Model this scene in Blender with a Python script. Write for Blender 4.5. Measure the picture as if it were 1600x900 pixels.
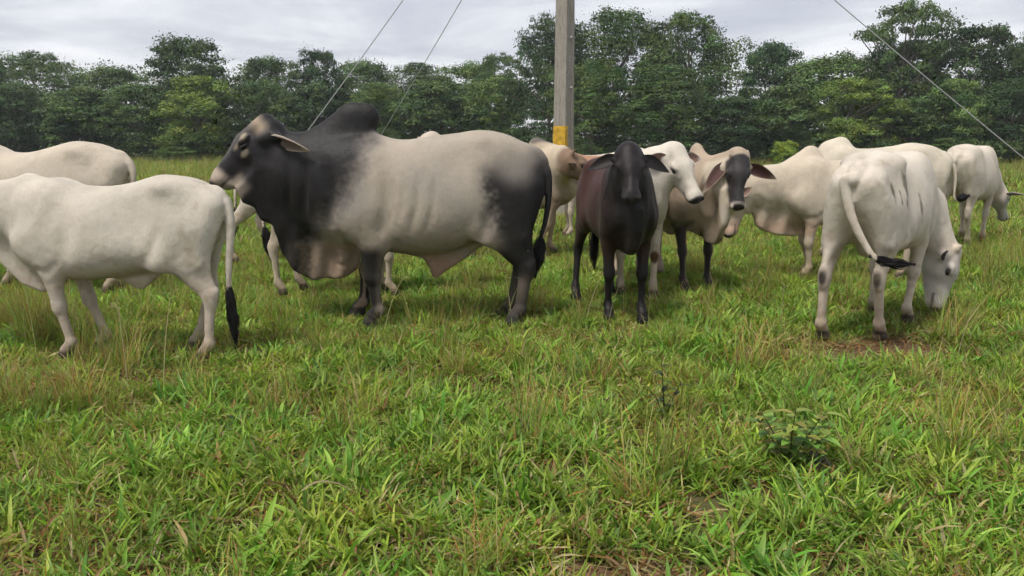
import bpy, math, random
import numpy as np
from mathutils import Vector, Matrix

# ------------------------------------------------------------------ camera, sky, sun, exposure
scene = bpy.context.scene
for o in list(bpy.data.objects):
    bpy.data.objects.remove(o)
COL = scene.collection

CAM_H = 1.40
cam_data = bpy.data.cameras.new('camera')
cam = bpy.data.objects.new('camera', cam_data)
COL.objects.link(cam)
cam.location = (0, 0, CAM_H)
cam.rotation_euler = (math.radians(90) - math.atan(225 / 1230.0), 0, 0)
cam_data.sensor_width = 36.0
cam_data.lens = 36.0 * 1230.0 / 1600.0
cam_data.clip_start = 0.05
cam_data.clip_end = 3000
scene.camera = cam

SUN_EL, SUN_AZ = math.radians(62), math.radians(225)     # azimuth clockwise from +Y: high, behind the camera's left shoulder
world = bpy.data.worlds.new('World')
scene.world = world
world.use_nodes = True
nt = world.node_tree
for n in list(nt.nodes):
    nt.nodes.remove(n)
W = nt.nodes.new
out = W('ShaderNodeOutputWorld')
sky = W('ShaderNodeTexSky'); sky.sky_type = 'NISHITA'; sky.sun_disc = False
sky.sun_elevation = SUN_EL; sky.sun_rotation = SUN_AZ; sky.dust_density = 2.0
bg_sky = W('ShaderNodeBackground'); bg_sky.inputs['Strength'].default_value = 0.10
nt.links.new(sky.outputs[0], bg_sky.inputs['Color'])
tc = W('ShaderNodeTexCoord')
sep = W('ShaderNodeSeparateXYZ'); nt.links.new(tc.outputs['Generated'], sep.inputs[0])
# flat cloud deck: direction projected on a plane overhead, so that the cloud bars flatten towards the horizon
zc = W('ShaderNodeMath'); zc.operation = 'MAXIMUM'; zc.inputs[1].default_value = 0.0; nt.links.new(sep.outputs['Z'], zc.inputs[0])
za = W('ShaderNodeMath'); za.operation = 'ADD'; za.inputs[1].default_value = 0.12; nt.links.new(zc.outputs[0], za.inputs[0])
dx = W('ShaderNodeMath'); dx.operation = 'DIVIDE'; nt.links.new(sep.outputs['X'], dx.inputs[0]); nt.links.new(za.outputs[0], dx.inputs[1])
dy = W('ShaderNodeMath'); dy.operation = 'DIVIDE'; nt.links.new(sep.outputs['Y'], dy.inputs[0]); nt.links.new(za.outputs[0], dy.inputs[1])
cmb = W('ShaderNodeCombineXYZ'); nt.links.new(dx.outputs[0], cmb.inputs[0]); nt.links.new(dy.outputs[0], cmb.inputs[1])
n1 = W('ShaderNodeTexNoise'); n1.inputs['Scale'].default_value = 0.8; n1.inputs['Detail'].default_value = 6; n1.inputs['Roughness'].default_value = 0.55; n1.inputs['Distortion'].default_value = 0.4
nt.links.new(cmb.outputs[0], n1.inputs['Vector'])
r1 = W('ShaderNodeValToRGB')
r1.color_ramp.elements[0].position = 0.34; r1.color_ramp.elements[0].color = (0.36, 0.38, 0.44, 1)
r1.color_ramp.elements[1].position = 0.66; r1.color_ramp.elements[1].color = (0.66, 0.66, 0.68, 1)
e = r1.color_ramp.elements.new(0.5); e.color = (0.46, 0.475, 0.52, 1)
nt.links.new(n1.outputs['Fac'], r1.inputs[0])
# low heaps of cumulus along the horizon: noise in (azimuth, elevation)
mp = W('ShaderNodeMapping'); mp.inputs['Scale'].default_value = (5.0, 5.0, 16.0); nt.links.new(tc.outputs['Generated'], mp.inputs[0])
n2 = W('ShaderNodeTexNoise'); n2.inputs['Scale'].default_value = 1.0; n2.inputs['Detail'].default_value = 5; nt.links.new(mp.outputs[0], n2.inputs['Vector'])
mz = W('ShaderNodeMath'); mz.operation = 'MULTIPLY_ADD'; mz.inputs[1].default_value = -11.0; mz.inputs[2].default_value = 1.02
nt.links.new(sep.outputs['Z'], mz.inputs[0])
ad = W('ShaderNodeMath'); ad.operation = 'ADD'; nt.links.new(mz.outputs[0], ad.inputs[0]); nt.links.new(n2.outputs['Fac'], ad.inputs[1])
r2 = W('ShaderNodeValToRGB'); r2.color_ramp.elements[0].position = 0.40; r2.color_ramp.elements[1].position = 0.52
nt.links.new(ad.outputs[0], r2.inputs[0])
mixc = W('ShaderNodeMixRGB'); nt.links.new(r2.outputs[0], mixc.inputs[0]); nt.links.new(r1.outputs[0], mixc.inputs[1])
mixc.inputs[2].default_value = (0.60, 0.605, 0.63, 1)
bg_cl = W('ShaderNodeBackground'); bg_cl.inputs['Strength'].default_value = 1.0
nt.links.new(mixc.outputs[0], bg_cl.inputs['Color'])
mixs = W('ShaderNodeMixShader'); mixs.inputs[0].default_value = 0.90
nt.links.new(bg_sky.outputs[0], mixs.inputs[1]); nt.links.new(bg_cl.outputs[0], mixs.inputs[2])
nt.links.new(mixs.outputs[0], out.inputs['Surface'])

sun_data = bpy.data.lights.new('sun', 'SUN')
sun_data.energy = 2.3; sun_data.angle = math.radians(12); sun_data.color = (1.0, 0.95, 0.87)
sun = bpy.data.objects.new('sun', sun_data); COL.objects.link(sun)
_d = Vector((math.sin(SUN_AZ) * math.cos(SUN_EL), math.cos(SUN_AZ) * math.cos(SUN_EL), math.sin(SUN_EL)))
sun.rotation_euler = (-_d).to_track_quat('-Z', 'Y').to_euler()
sun.location = _d * 50

vs = scene.view_settings
vs.view_transform = 'Standard'; vs.look = 'None'; vs.gamma = 1.0; vs.exposure = 0.62; vs.use_curve_mapping = False
scene.render.engine = 'CYCLES'
scene.cycles.use_denoising = True
scene.cycles.use_adaptive_sampling = True; scene.cycles.adaptive_threshold = 0.045; scene.cycles.adaptive_min_samples = 10
scene.cycles.max_bounces = 4; scene.cycles.diffuse_bounces = 2; scene.cycles.glossy_bounces = 1; scene.cycles.transmission_bounces = 3; scene.cycles.volume_bounces = 0; scene.cycles.transparent_max_bounces = 8


def tag(o, label=None, cat=None, group=None, kind=None):
    if label: o['label'] = label
    if cat: o['category'] = cat
    if group: o['group'] = group
    if kind: o['kind'] = kind
    return o


def mesh_obj(name, verts, faces, mat=None, parent=None, colors=None, smooth=True, attr='tint'):
    me = bpy.data.meshes.new(name)
    verts = np.asarray(verts, dtype=np.float32)
    nv = len(verts)
    if isinstance(faces, np.ndarray):
        nf, k = faces.shape
        me.vertices.add(nv); me.vertices.foreach_set('co', verts.ravel())
        me.loops.add(nf * k); me.loops.foreach_set('vertex_index', faces.astype(np.int32).ravel())
        me.polygons.add(nf); me.polygons.foreach_set('loop_start', np.arange(0, nf * k, k, dtype=np.int32))
        try: me.polygons.foreach_set('loop_total', np.full(nf, k, dtype=np.int32))
        except Exception: pass
        me.update(calc_edges=True)
    else:
        me.from_pydata([tuple(v) for v in verts], [], faces)
    if smooth:
        me.polygons.foreach_set('use_smooth', np.ones(len(me.polygons), dtype=bool))
    if colors is not None:
        a = me.attributes.new(attr, 'FLOAT_COLOR', 'POINT')
        c = np.ones((nv, 4), dtype=np.float32); c[:, :3] = np.asarray(colors)[:, :3]
        a.data.foreach_set('color', c.ravel())
    if mat: me.materials.append(mat)
    me.validate()
    o = bpy.data.objects.new(name, me)
    COL.objects.link(o)
    if parent: o.parent = parent
    return o


def new_mat(name):
    m = bpy.data.materials.new(name); m.use_nodes = True
    t = m.node_tree
    return m, t, t.nodes['Principled BSDF'], t.nodes.new, t.links.new
# ------------------------------------------------------------------ cattle: implicit bodies, one continuous mesh each
def V(*a): return np.array(a, dtype=np.float32)
def unit(v):
    v = np.asarray(v, dtype=np.float64); return v / np.linalg.norm(v)


class Field:
    """signed distance field on a grid; shapes are blended in one after another"""
    def __init__(self, lo, hi, h):
        self.lo = np.asarray(lo, dtype=np.float32); self.h = h
        self.n = np.ceil((np.asarray(hi) - self.lo) / h).astype(int) + 1
        self.D = np.full(tuple(self.n), 1.0, dtype=np.float32)
        self.ax = [self.lo[i] + h * np.arange(self.n[i], dtype=np.float32) for i in range(3)]

    def box(self, lo, hi):
        a = np.clip(np.floor((np.asarray(lo) - self.lo) / self.h).astype(int), 0, self.n - 1)
        b = np.clip(np.ceil((np.asarray(hi) - self.lo) / self.h).astype(int) + 1, 1, self.n)
        sl = tuple(slice(a[i], max(b[i], a[i] + 1)) for i in range(3))
        X = self.ax[0][sl[0]][:, None, None]; Y = self.ax[1][sl[1]][None, :, None]; Z = self.ax[2][sl[2]][None, None, :]
        return sl, X, Y, Z

    def blend(self, sl, d, k):
        a = self.D[sl]
        h = np.maximum(k - np.abs(a - d), 0) / k
        self.D[sl] = np.minimum(a, d) - h * h * k * 0.25

    def cone(self, a, b, r1, r2, k=0.04, s=1.0, s2=None, lat=(0, 1, 0)):
        a = np.asarray(a, dtype=np.float32); b = np.asarray(b, dtype=np.float32)
        s2 = s if s2 is None else s2
        lat = np.asarray(lat, dtype=np.float64)
        ba = (b - a)
        lat = lat - ba * (lat @ ba) / max(ba @ ba, 1e-9)
        lat = lat / max(np.linalg.norm(lat), 1e-6)
        m = max(r1 * max(1, s), r2 * max(1, s2)) + k + 2 * self.h
        sl, X, Y, Z = self.box(np.minimum(a, b) - m, np.maximum(a, b) + m)
        qx, qy, qz = X - a[0], Y - a[1], Z - a[2]
        L2 = float(ba @ ba) + 1e-9
        t = np.clip((qx * ba[0] + qy * ba[1] + qz * ba[2]) / L2, 0, 1)
        rx, ry, rz = qx - t * ba[0], qy - t * ba[1], qz - t * ba[2]
        rr = rx * rx + ry * ry + rz * rz
        c = rx * lat[0] + ry * lat[1] + rz * lat[2]
        ss = s + (s2 - s) * t
        d = np.sqrt(np.maximum(rr - c * c, 0) + (c / ss) ** 2) - (r1 + (r2 - r1) * t)
        self.blend(sl, d.astype(np.float32), k)

    def chain(self, pts, rad, k=0.04, s=1.0, lat=(0, 1, 0)):
        for i in range(len(pts) - 1):
            sa = s[i] if isinstance(s, (list, tuple)) else s
            sb = s[i + 1] if isinstance(s, (list, tuple)) else s
            self.cone(pts[i], pts[i + 1], rad[i], rad[i + 1], k, sa, sb, lat)

    def ell(self, c, r, k=0.04, R=None):
        c = np.asarray(c, dtype=np.float32)
        m = max(r) + k + 2 * self.h
        sl, X, Y, Z = self.box(c - m, c + m)
        q = [X - c[0], Y - c[1], Z - c[2]]
        if R is not None:
            R = np.asarray(R)
            q = [q[0] * R[0, i] + q[1] * R[1, i] + q[2] * R[2, i] for i in range(3)]
        k0 = np.sqrt((q[0] / r[0]) ** 2 + (q[1] / r[1]) ** 2 + (q[2] / r[2]) ** 2)
        k1 = np.sqrt((q[0] / r[0] ** 2) ** 2 + (q[1] / r[1] ** 2) ** 2 + (q[2] / r[2] ** 2) ** 2) + 1e-6
        self.blend(sl, (k0 * (k0 - 1) / k1).astype(np.float32), k)

    def loft(self, st, k=0.05):
        """torso: rows (x, top, bottom, half width, belly fullness)"""
        st = np.asarray(sorted(st), dtype=np.float64)
        x0, x1 = st[0, 0], st[-1, 0]
        lo = (x0 - 0.12, -st[:, 3].max() - .12, st[:, 2].min() - .12); hi = (x1 + 0.12, st[:, 3].max() + .12, st[:, 1].max() + .12)
        sl, X, Y, Z = self.box(lo, hi)
        xs = self.ax[0][sl[0]]
        def ip(j):
            x = np.clip(xs, x0, x1); i = np.clip(np.searchsorted(st[:, 0], x) - 1, 0, len(st) - 2)
            m = np.gradient(st[:, j], st[:, 0])
            hh = st[i + 1, 0] - st[i, 0]; t = (x - st[i, 0]) / hh
            return ((2 * t ** 3 - 3 * t ** 2 + 1) * st[i, j] + (t ** 3 - 2 * t ** 2 + t) * hh * m[i] + (-2 * t ** 3 + 3 * t ** 2) * st[i + 1, j] + (t ** 3 - t ** 2) * hh * m[i + 1]).astype(np.float32)[:, None, None]
        top, bot, w, fu = ip(1), ip(2), np.maximum(ip(3), .02), ip(4)
        zc = (top + bot) / 2; hz = np.maximum((top - bot) / 2, .03)
        u = (Z - zc) / hz
        v = np.abs(Y) / (w * (1 - fu * np.clip(u, -1.2, 1.2)))
        rr = (np.abs(u) ** 2.3 + v ** 2.3) ** (1 / 2.3)
        d = (rr - 1) * np.minimum(hz, w)
        over = np.maximum(np.maximum(x0 - X, X - x1), 0)
        d = np.where(over > 0, np.maximum(d, 0) + over, d)
        self.blend(sl, d.astype(np.float32), k)

    def sheet(self, poly, t, o=(0, 0, 0), yaw=0.0, k=0.05, rnd=0.02, fold=None, taper=None):
        """a flap of skin: polygon in the (x, z) plane through o turned by yaw, half thickness t"""
        e1 = np.array((math.cos(yaw), math.sin(yaw), 0)); e2 = np.array((-math.sin(yaw), math.cos(yaw), 0))
        P = np.asarray(poly, dtype=np.float32)
        W3 = [np.asarray(o) + e1 * p[0] + np.array((0, 0, p[1])) for p in P]
        m = t + k + 0.06
        sl, X, Y, Z = self.box(np.min(W3, 0) - m, np.max(W3, 0) + m)
        qx = (X - o[0]) * e1[0] + (Y - o[1]) * e1[1] + 0 * Z
        qy = (X - o[0]) * e2[0] + (Y - o[1]) * e2[1] + 0 * Z
        qz = Z - o[2] + 0 * qx
        d = (qx - P[0, 0]) ** 2 + (qz - P[0, 1]) ** 2
        s = np.ones_like(d)
        N = len(P); j = N - 1
        for i in range(N):
            ex, ez = P[j] - P[i]
            wx, wz = qx - P[i, 0], qz - P[i, 1]
            tt = np.clip((wx * ex + wz * ez) / (ex * ex + ez * ez), 0, 1)
            bx, bz = wx - ex * tt, wz - ez * tt
            d = np.minimum(d, bx * bx + bz * bz)
            c1 = qz >= P[i, 1]; c2 = qz < P[j, 1]; c3 = ex * wz > ez * wx
            flip = (c1 & c2 & c3) | (~c1 & ~c2 & ~c3)
            s = np.where(flip, -s, s); j = i
        d2 = s * np.sqrt(d)
        if fold is not None: qy = qy - fold(qx, qz)
        tl = t if taper is None else t * taper(qx, qz)
        a = np.maximum(d2 + rnd, 0); b = np.maximum(np.abs(qy) - tl + rnd, 0)
        dd = np.sqrt(a * a + b * b) - rnd + np.minimum(np.maximum(d2 + rnd, np.abs(qy) - tl + rnd), 0)
        self.blend(sl, dd.astype(np.float32), k)

    def dent(self, c, r, amp):
        """push the surface in (amp > 0) or out (amp < 0) round c"""
        c = np.asarray(c, dtype=np.float32); r = np.asarray(r, dtype=np.float32) * np.ones(3, dtype=np.float32)
        sl, X, Y, Z = self.box(c - 2.4 * r, c + 2.4 * r)
        self.D[sl] += (amp * np.exp(-(((X - c[0]) / r[0]) ** 2 + ((Y - c[1]) / r[1]) ** 2 + ((Z - c[2]) / r[2]) ** 2))).astype(np.float32)

    def crease(self, pts, w, amp):
        pts = [np.asarray(p, dtype=np.float32) for p in pts]
        L = np.array(pts)
        sl, X, Y, Z = self.box(L.min(0) - 2.4 * w, L.max(0) + 2.4 * w)
        d = None
        tot = len(pts) - 1
        for i in range(tot):
            a, b = pts[i], pts[i + 1]; ba = b - a
            qx, qy, qz = X - a[0], Y - a[1], Z - a[2]
            t = np.clip((qx * ba[0] + qy * ba[1] + qz * ba[2]) / (float(ba @ ba) + 1e-9), 0, 1)
            g = (i + t) / tot
            e2 = ((qx - t * ba[0]) ** 2 + (qy - t * ba[1]) ** 2 + (qz - t * ba[2]) ** 2)
            val = np.exp(-e2 / (w * w)) * np.sqrt(np.clip(4 * g * (1 - g), 0.05, 1))
            d = val if d is None else np.maximum(d, val)
        self.D[sl] += (amp * d).astype(np.float32)

    def mesh(self, smooth=2):
        """surface nets"""
        D = self.D.copy()
        D[:, :, 0] = np.maximum(D[:, :, 0], 1e-3)
        for ax in range(3):
            for e in (0, -1):
                ix = [slice(None)] * 3; ix[ax] = e
                D[tuple(ix)] = np.maximum(D[tuple(ix)], 1e-3)
        S = D < 0
        c = np.zeros(tuple(self.n - 1), dtype=np.int8)
        for i in (0, 1):
            for j in (0, 1):
                for k in (0, 1):
                    c += S[i:S.shape[0] - 1 + i, j:S.shape[1] - 1 + j, k:S.shape[2] - 1 + k]
        act = (c > 0) & (c < 8)
        idx = np.argwhere(act)
        num = np.full(act.shape, -1, dtype=np.int32); num[act] = np.arange(len(idx))
        corners = np.array([(i, j, k) for i in (0, 1) for j in (0, 1) for k in (0, 1)])
        val = [D[idx[:, 0] + q[0], idx[:, 1] + q[1], idx[:, 2] + q[2]] for q in corners]
        acc = np.zeros((len(idx), 3)); cnt = np.zeros(len(idx))
        for a in range(8):
            for b in range(a + 1, 8):
                if np.abs(corners[a] - corners[b]).sum() != 1: continue
                m = (val[a] < 0) != (val[b] < 0)
                t = np.where(m, val[a] / np.where(m, val[a] - val[b], 1), 0)
                p = corners[a][None] + t[:, None] * (corners[b] - corners[a])[None]
                acc += p * m[:, None]; cnt += m
        v = (idx + acc / cnt[:, None])
        quads = []
        for ax in range(3):
            u, w = (ax + 1) % 3, (ax + 2) % 3
            sa = [slice(None)] * 3; sb = [slice(None)] * 3
            sa[ax] = slice(0, -1); sb[ax] = slice(1, None)
            for q in (u, w):
                sa[q] = slice(1, -1); sb[q] = slice(1, -1)
            A, B = S[tuple(sa)], S[tuple(sb)]
            e = np.argwhere(A != B)
            if len(e) == 0: continue
            inside = A[e[:, 0], e[:, 1], e[:, 2]]
            e = e.copy(); e[:, u] += 1; e[:, w] += 1
            def cell(du, dw):
                f = e.copy(); f[:, u] += du; f[:, w] += dw
                return num[f[:, 0], f[:, 1], f[:, 2]]
            q = np.stack([cell(-1, -1), cell(0, -1), cell(0, 0), cell(-1, 0)], 1)
            q[~inside] = q[~inside][:, ::-1]
            quads.append(q)
        F = np.concatenate(quads); F = F[(F >= 0).all(1)]
        E = np.concatenate([F[:, [0, 1]], F[:, [1, 2]], F[:, [2, 3]], F[:, [3, 0]]])
        nv = len(v)
        deg = np.bincount(E[:, 0], minlength=nv) + np.bincount(E[:, 1], minlength=nv) + 1e-9
        for it in range(smooth):
            for lam in (0.55, -0.40) if it else (0.55,):
                s = np.stack([np.bincount(E[:, 0], v[E[:, 1], i], nv) + np.bincount(E[:, 1], v[E[:, 0], i], nv) for i in range(3)], 1)
                v = v + lam * (s / deg[:, None] - v)
        return (self.lo + v * self.h).astype(np.float32), F


def sstep(a, b, x):
    t = np.clip((x - a) / (b - a), 0, 1); return t * t * (3 - 2 * t)


def vnoise(p, f, seed=0):
    """smooth value noise for coat patches"""
    q = np.asarray(p, dtype=np.float64) * f + seed * 17.3
    i = np.floor(q).astype(np.int64); t = q - i; t = t * t * (3 - 2 * t)
    def hsh(a, b, c):
        n = (a * 374761393 + b * 668265263 + c * 2147483647 + seed * 1442695) & 0x7fffffff
        n = ((n ^ (n >> 13)) * 1274126177) & 0x7fffffff
        return ((n ^ (n >> 16)) & 0xffff) / 65535.0
    r = 0
    for dx in (0, 1):
        for dy in (0, 1):
            for dz in (0, 1):
                w = (t[:, 0] if dx else 1 - t[:, 0]) * (t[:, 1] if dy else 1 - t[:, 1]) * (t[:, 2] if dz else 1 - t[:, 2])
                r = r + w * hsh(i[:, 0] + dx, i[:, 1] + dy, i[:, 2] + dz)
    return r


FEET = []
def coat_material(name, rough=0.66, sheen=0.02):
    m, t, p, N, L = new_mat(name)
    a = N('ShaderNodeAttribute'); a.attribute_name = 'tint'
    tc = N('ShaderNodeTexCoord')
    # blotches of dust and thin hair
    n = N('ShaderNodeTexNoise'); n.inputs['Scale'].default_value = 4.0; n.inputs['Detail'].default_value = 9; n.inputs['Roughness'].default_value = 0.62
    L(tc.outputs['Object'], n.inputs['Vector'])
    r = N('ShaderNodeMapRange'); r.inputs[1].default_value = 0.3; r.inputs[2].default_value = 0.7; r.inputs[3].default_value = 0.86; r.inputs[4].default_value = 1.08
    L(n.outputs['Fac'], r.inputs[0])
    # hair strokes, long down the body
    mp = N('ShaderNodeMapping'); mp.inputs['Scale'].default_value = (130, 130, 26); L(tc.outputs['Object'], mp.inputs[0])
    n2 = N('ShaderNodeTexNoise'); n2.inputs['Scale'].default_value = 1.0; n2.inputs['Detail'].default_value = 3; L(mp.outputs[0], n2.inputs['Vector'])
    r2 = N('ShaderNodeMapRange'); r2.inputs[1].default_value = 0.3; r2.inputs[2].default_value = 0.7; r2.inputs[3].default_value = 0.94; r2.inputs[4].default_value = 1.05
    L(n2.outputs['Fac'], r2.inputs[0])
    mu = N('ShaderNodeMath'); mu.operation = 'MULTIPLY'; L(r.outputs[0], mu.inputs[0]); L(r2.outputs[0], mu.inputs[1])
    vm = N('ShaderNodeVectorMath'); vm.operation = 'SCALE'; L(a.outputs['Color'], vm.inputs[0]); L(mu.outputs[0], vm.inputs['Scale'])
    L(vm.outputs[0], p.inputs['Base Color'])
    p.inputs['Roughness'].default_value = rough
    sl = N('ShaderNodeMapRange'); sl.inputs[1].default_value = .01; sl.inputs[2].default_value = .20; sl.inputs[3].default_value = .22; sl.inputs[4].default_value = .14      # sleek black hair shines more than dusty white
    L(a.outputs['Fac'], sl.inputs[0]); L(sl.outputs[0], p.inputs['Specular IOR Level'])
    rl = N('ShaderNodeMapRange'); rl.inputs[1].default_value = .01; rl.inputs[2].default_value = .20; rl.inputs[3].default_value = .54; rl.inputs[4].default_value = rough
    L(a.outputs['Fac'], rl.inputs[0]); L(rl.outputs[0], p.inputs['Roughness'])
    if 'Sheen Weight' in p.inputs: p.inputs['Sheen Weight'].default_value = sheen; p.inputs['Sheen Roughness'].default_value = 0.5
    n3 = N('ShaderNodeTexNoise'); n3.inputs['Scale'].default_value = 22; n3.inputs['Detail'].default_value = 5; L(tc.outputs['Object'], n3.inputs['Vector'])
    b = N('ShaderNodeBump'); b.inputs['Strength'].default_value = 0.35; b.inputs['Distance'].default_value = 0.012
    L(n3.outputs['Fac'], b.inputs['Height'])
    b2 = N('ShaderNodeBump'); b2.inputs['Strength'].default_value = 0.30; b2.inputs['Distance'].default_value = 0.004
    L(n2.outputs['Fac'], b2.inputs['Height']); L(b.outputs[0], b2.inputs['Normal'])
    n4 = N('ShaderNodeTexNoise'); n4.inputs['Scale'].default_value = 1; n4.inputs['Detail'].default_value = 4; n4.inputs['Distortion'].default_value = .25
    mp4 = N('ShaderNodeMapping'); mp4.inputs['Scale'].default_value = (11, 11, 3.2); L(tc.outputs['Object'], mp4.inputs[0]); L(mp4.outputs[0], n4.inputs['Vector'])
    b4 = N('ShaderNodeBump'); b4.inputs['Strength'].default_value = .30; b4.inputs['Distance'].default_value = .022; L(n4.outputs['Fac'], b4.inputs['Height']); L(b4.outputs[0], b.inputs['Normal'])
    L(b2.outputs[0], p.inputs['Normal'])
    return m


def plain_mat(name, col, rough=0.5, spec=0.5):
    m, t, p, N, L = new_mat(name)
    tc = N('ShaderNodeTexCoord'); n = N('ShaderNodeTexNoise'); n.inputs['Scale'].default_value = 30; L(tc.outputs['Object'], n.inputs['Vector'])
    mx = N('ShaderNodeMixRGB'); mx.blend_type = 'MULTIPLY'; mx.inputs[0].default_value = 0.3; mx.inputs[1].default_value = (*col, 1); L(n.outputs['Color'], mx.inputs[2])
    L(mx.outputs[0], p.inputs['Base Color'])
    p.inputs['Roughness'].default_value = rough; p.inputs['Specular IOR Level'].default_value = spec
    return m


MAT_COAT = coat_material('cattle_coat')
MAT_EYE = plain_mat('eye_gloss', (0.012, 0.008, 0.006), 0.12, 0.6)
MAT_HAIR = plain_mat('tail_hair', (0.014, 0.012, 0.012), 0.6, 0.3)

COW_TORSO = [(-.78, 1.10, .97, .05, .0), (-.71, 1.185, .84, .14, .08), (-.56, 1.262, .70, .215, .10), (-.38, 1.298, .655, .24, .10), (-.16, 1.262, .605, .26, .15),
             (.10, 1.235, .565, .27, .16), (.30, 1.24, .560, .245, .16), (.46, 1.25, .585, .21, .10), (.60, 1.20, .64, .165, .0), (.70, 1.11, .74, .10, .0)]

BASE_DARK = V(.035, .030, .029)


def add_fore(f, s, p, g=1.0):
    dx, dy = p.get('dx', 0), p.get('dy', 0)
    w = p.get('w', .145); x = p.get('x', 0.0)
    sh = V(.50 + x, (w + .005) * s, .86); el = V(.40 + x, (w + .02) * s, .70)
    kn = V(.43 + x + .55 * dx + p.get('kx', 0), (w) * s + .6 * dy, .385 + p.get('kz', 0)); fe = V(.42 + x + dx, (w - .005) * s + dy, .125 + p.get('lift', 0)); ho = V(.475 + x + dx + p.get('tx', 0), (w - .005) * s + dy, .028 + p.get('lift', 0))
    f.cone(V(.38 + x, .11 * s, 1.12), sh, .13, .145, .10, .55)
    f.cone(sh, el, .135 * g, .11 * g, .08, .62)
    f.cone(el, kn, .090 * g, .050 * g, .05, .70, .9)
    f.ell(kn, (.054 * g, .050 * g, .068), .03)
    f.cone(kn, fe, .043 * g, .034 * g, .02, .9)
    f.ell(fe, (.045 * g, .043 * g, .045), .02)
    f.cone(fe, (fe + ho) / 2 + V(.012, 0, .005), .036 * g, .044 * g, .02)
    f.cone((fe + ho) / 2 + V(.016, 0, -.008), ho, .046 * g, .060 * g, .012)
    return dict(kn=kn, fe=fe, ho=ho, el=el)


def add_hind(f, s, p, g=1.0):
    dx, dy = p.get('dx', 0), p.get('dy', 0); w = p.get('w', .14); x = p.get('x', 0.0)
    hk = V(-.665 + x + .6 * dx + p.get('kx', 0), w * s + .6 * dy, .455 + p.get('kz', 0)); fe = V(-.625 + x + dx, w * s + dy, .125 + p.get('lift', 0)); ho = V(-.575 + x + dx + p.get('tx', 0), w * s + dy, .028 + p.get('lift', 0))
    st = V(-.37 + x + .25 * dx, (w + .03) * s, .76)
    f.cone(V(-.52 + x, .12 * s, 1.03), st, .205, .13, .10, .50, .62)
    f.cone(V(-.68 + x, .095 * s, 1.07), V(-.605 + x + .2 * dx, (w + .005) * s, .70), .085, .085, .09, .9)
    f.cone(V(-.46 + x + .2 * dx, (w + .02) * s, .78), hk, .138 * g, .050 * g, .06, .55, .75)
    poh = hk + V(-.038, 0, .045)
    f.cone(V(-.62 + x + .2 * dx, (w + .005) * s, .70), poh, .055 * g, .026 * g, .05, .7)
    f.ell(hk, (.056 * g, .043 * g, .075), .03)
    f.cone(poh, hk + V(-.018, 0, -.06), .030 * g, .034 * g, .02)
    f.cone(hk, fe, .046 * g, .037 * g, .025, .85)
    f.ell(fe, (.047 * g, .044 * g, .046), .02)
    f.cone(fe, (fe + ho) / 2 + V(.012, 0, .005), .037 * g, .044 * g, .02)
    f.cone((fe + ho) / 2 + V(.014, 0, -.008), ho, .046 * g, .060 * g, .012)
    return dict(hk=hk, fe=fe, ho=ho, st=st)


def head_frame(fwd, up):
    x = unit(fwd); z = np.asarray(up, dtype=float); z = unit(z - x * (z @ x)); y = np.cross(z, x)
    return np.stack([x, y, z], 1)


def add_head(f, o, R, hs, wide=1.0, horn=None):
    o = np.asarray(o, dtype=float)
    P = lambda x, y, z: o + R @ (np.array((x, y, z)) * hs)
    lat = R[:, 1]
    q = hs
    f.cone(P(.035, 0, -.085), P(.19, 0, -.078), .088 * q, .102 * q, .05, .98 * wide, .98 * wide, lat)
    f.ell(P(.095, 0, -.012), (.110 * q, .070 * q * wide, .040 * q), .04, R)
    f.ell(P(.0, 0, -.02), (.035 * q, .045 * q * wide, .035 * q), .035, R)
    f.cone(P(.19, 0, -.065), P(.42, 0, -.070), .095 * q, .062 * q, .05, .84 * wide, .84 * wide, lat)
    f.ell(P(.455, 0, -.078), (.062 * q, .076 * q * wide, .058 * q), .03, R)
    f.cone(P(.08, 0, -.175), P(.41, 0, -.128), .078 * q, .040 * q, .05, .80 * wide, .95 * wide, lat)
    f.ell(P(.435, 0, -.132), (.045 * q, .042 * q * wide, .030 * q), .02, R)
    for s in (-1, 1):
        f.ell(P(.125, .058 * s * wide, -.150), (.105 * q, .045 * q, .080 * q), .04, R)
        f.ell(P(.170, .093 * s * wide, -.030), (.050 * q, .026 * q, .024 * q), .022, R)
        f.dent(P(.085, .100 * s * wide, -.03), (.04 * q, .035 * q, .04 * q), .012 * q)
        f.dent(P(.33, .035 * s * wide, .0), (.09 * q, .018 * q, .03 * q), .006 * q)
        f.ell(P(.070, .082 * s * wide, -.105), (.045 * q, .045 * q, .045 * q), .035, R)   # ear root
        f.ell(P(.190, .086 * s * wide, -.078), (.040 * q, .018 * q, .014 * q), .014, R)
        f.dent(P(.190, .110 * s * wide, -.053), (.030 * q, .03 * q, .016 * q), .014 * q)
        f.dent(P(.235, .095 * s * wide, -.045), .03 * q, .008 * q)
        f.dent(P(.513, .036 * s * wide, -.060), (.017 * q,) * 3, .016 * q)
        f.ell(P(.490, .052 * s * wide, -.062), (.020 * q, .018 * q, .022 * q), .012, R)
        f.crease([P(.50, .045 * s, -.122), P(.44, .066 * s * wide, -.118), P(.375, .062 * s * wide, -.108)], .009 * q, .010 * q)
        f.dent(P(.30, .085 * s * wide, -.075), .06 * q, .012 * q)
        if horn:
            b = P(.005, .070 * s, -.01); tp = P(.005 + horn[0], .070 * s + horn[1] * s, -.01 + horn[2])
            f.cone(b, tp, .026 * q, .012 * q, .02)
    f.dent(P(.02, 0, .035), .05 * q, -.008)


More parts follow.
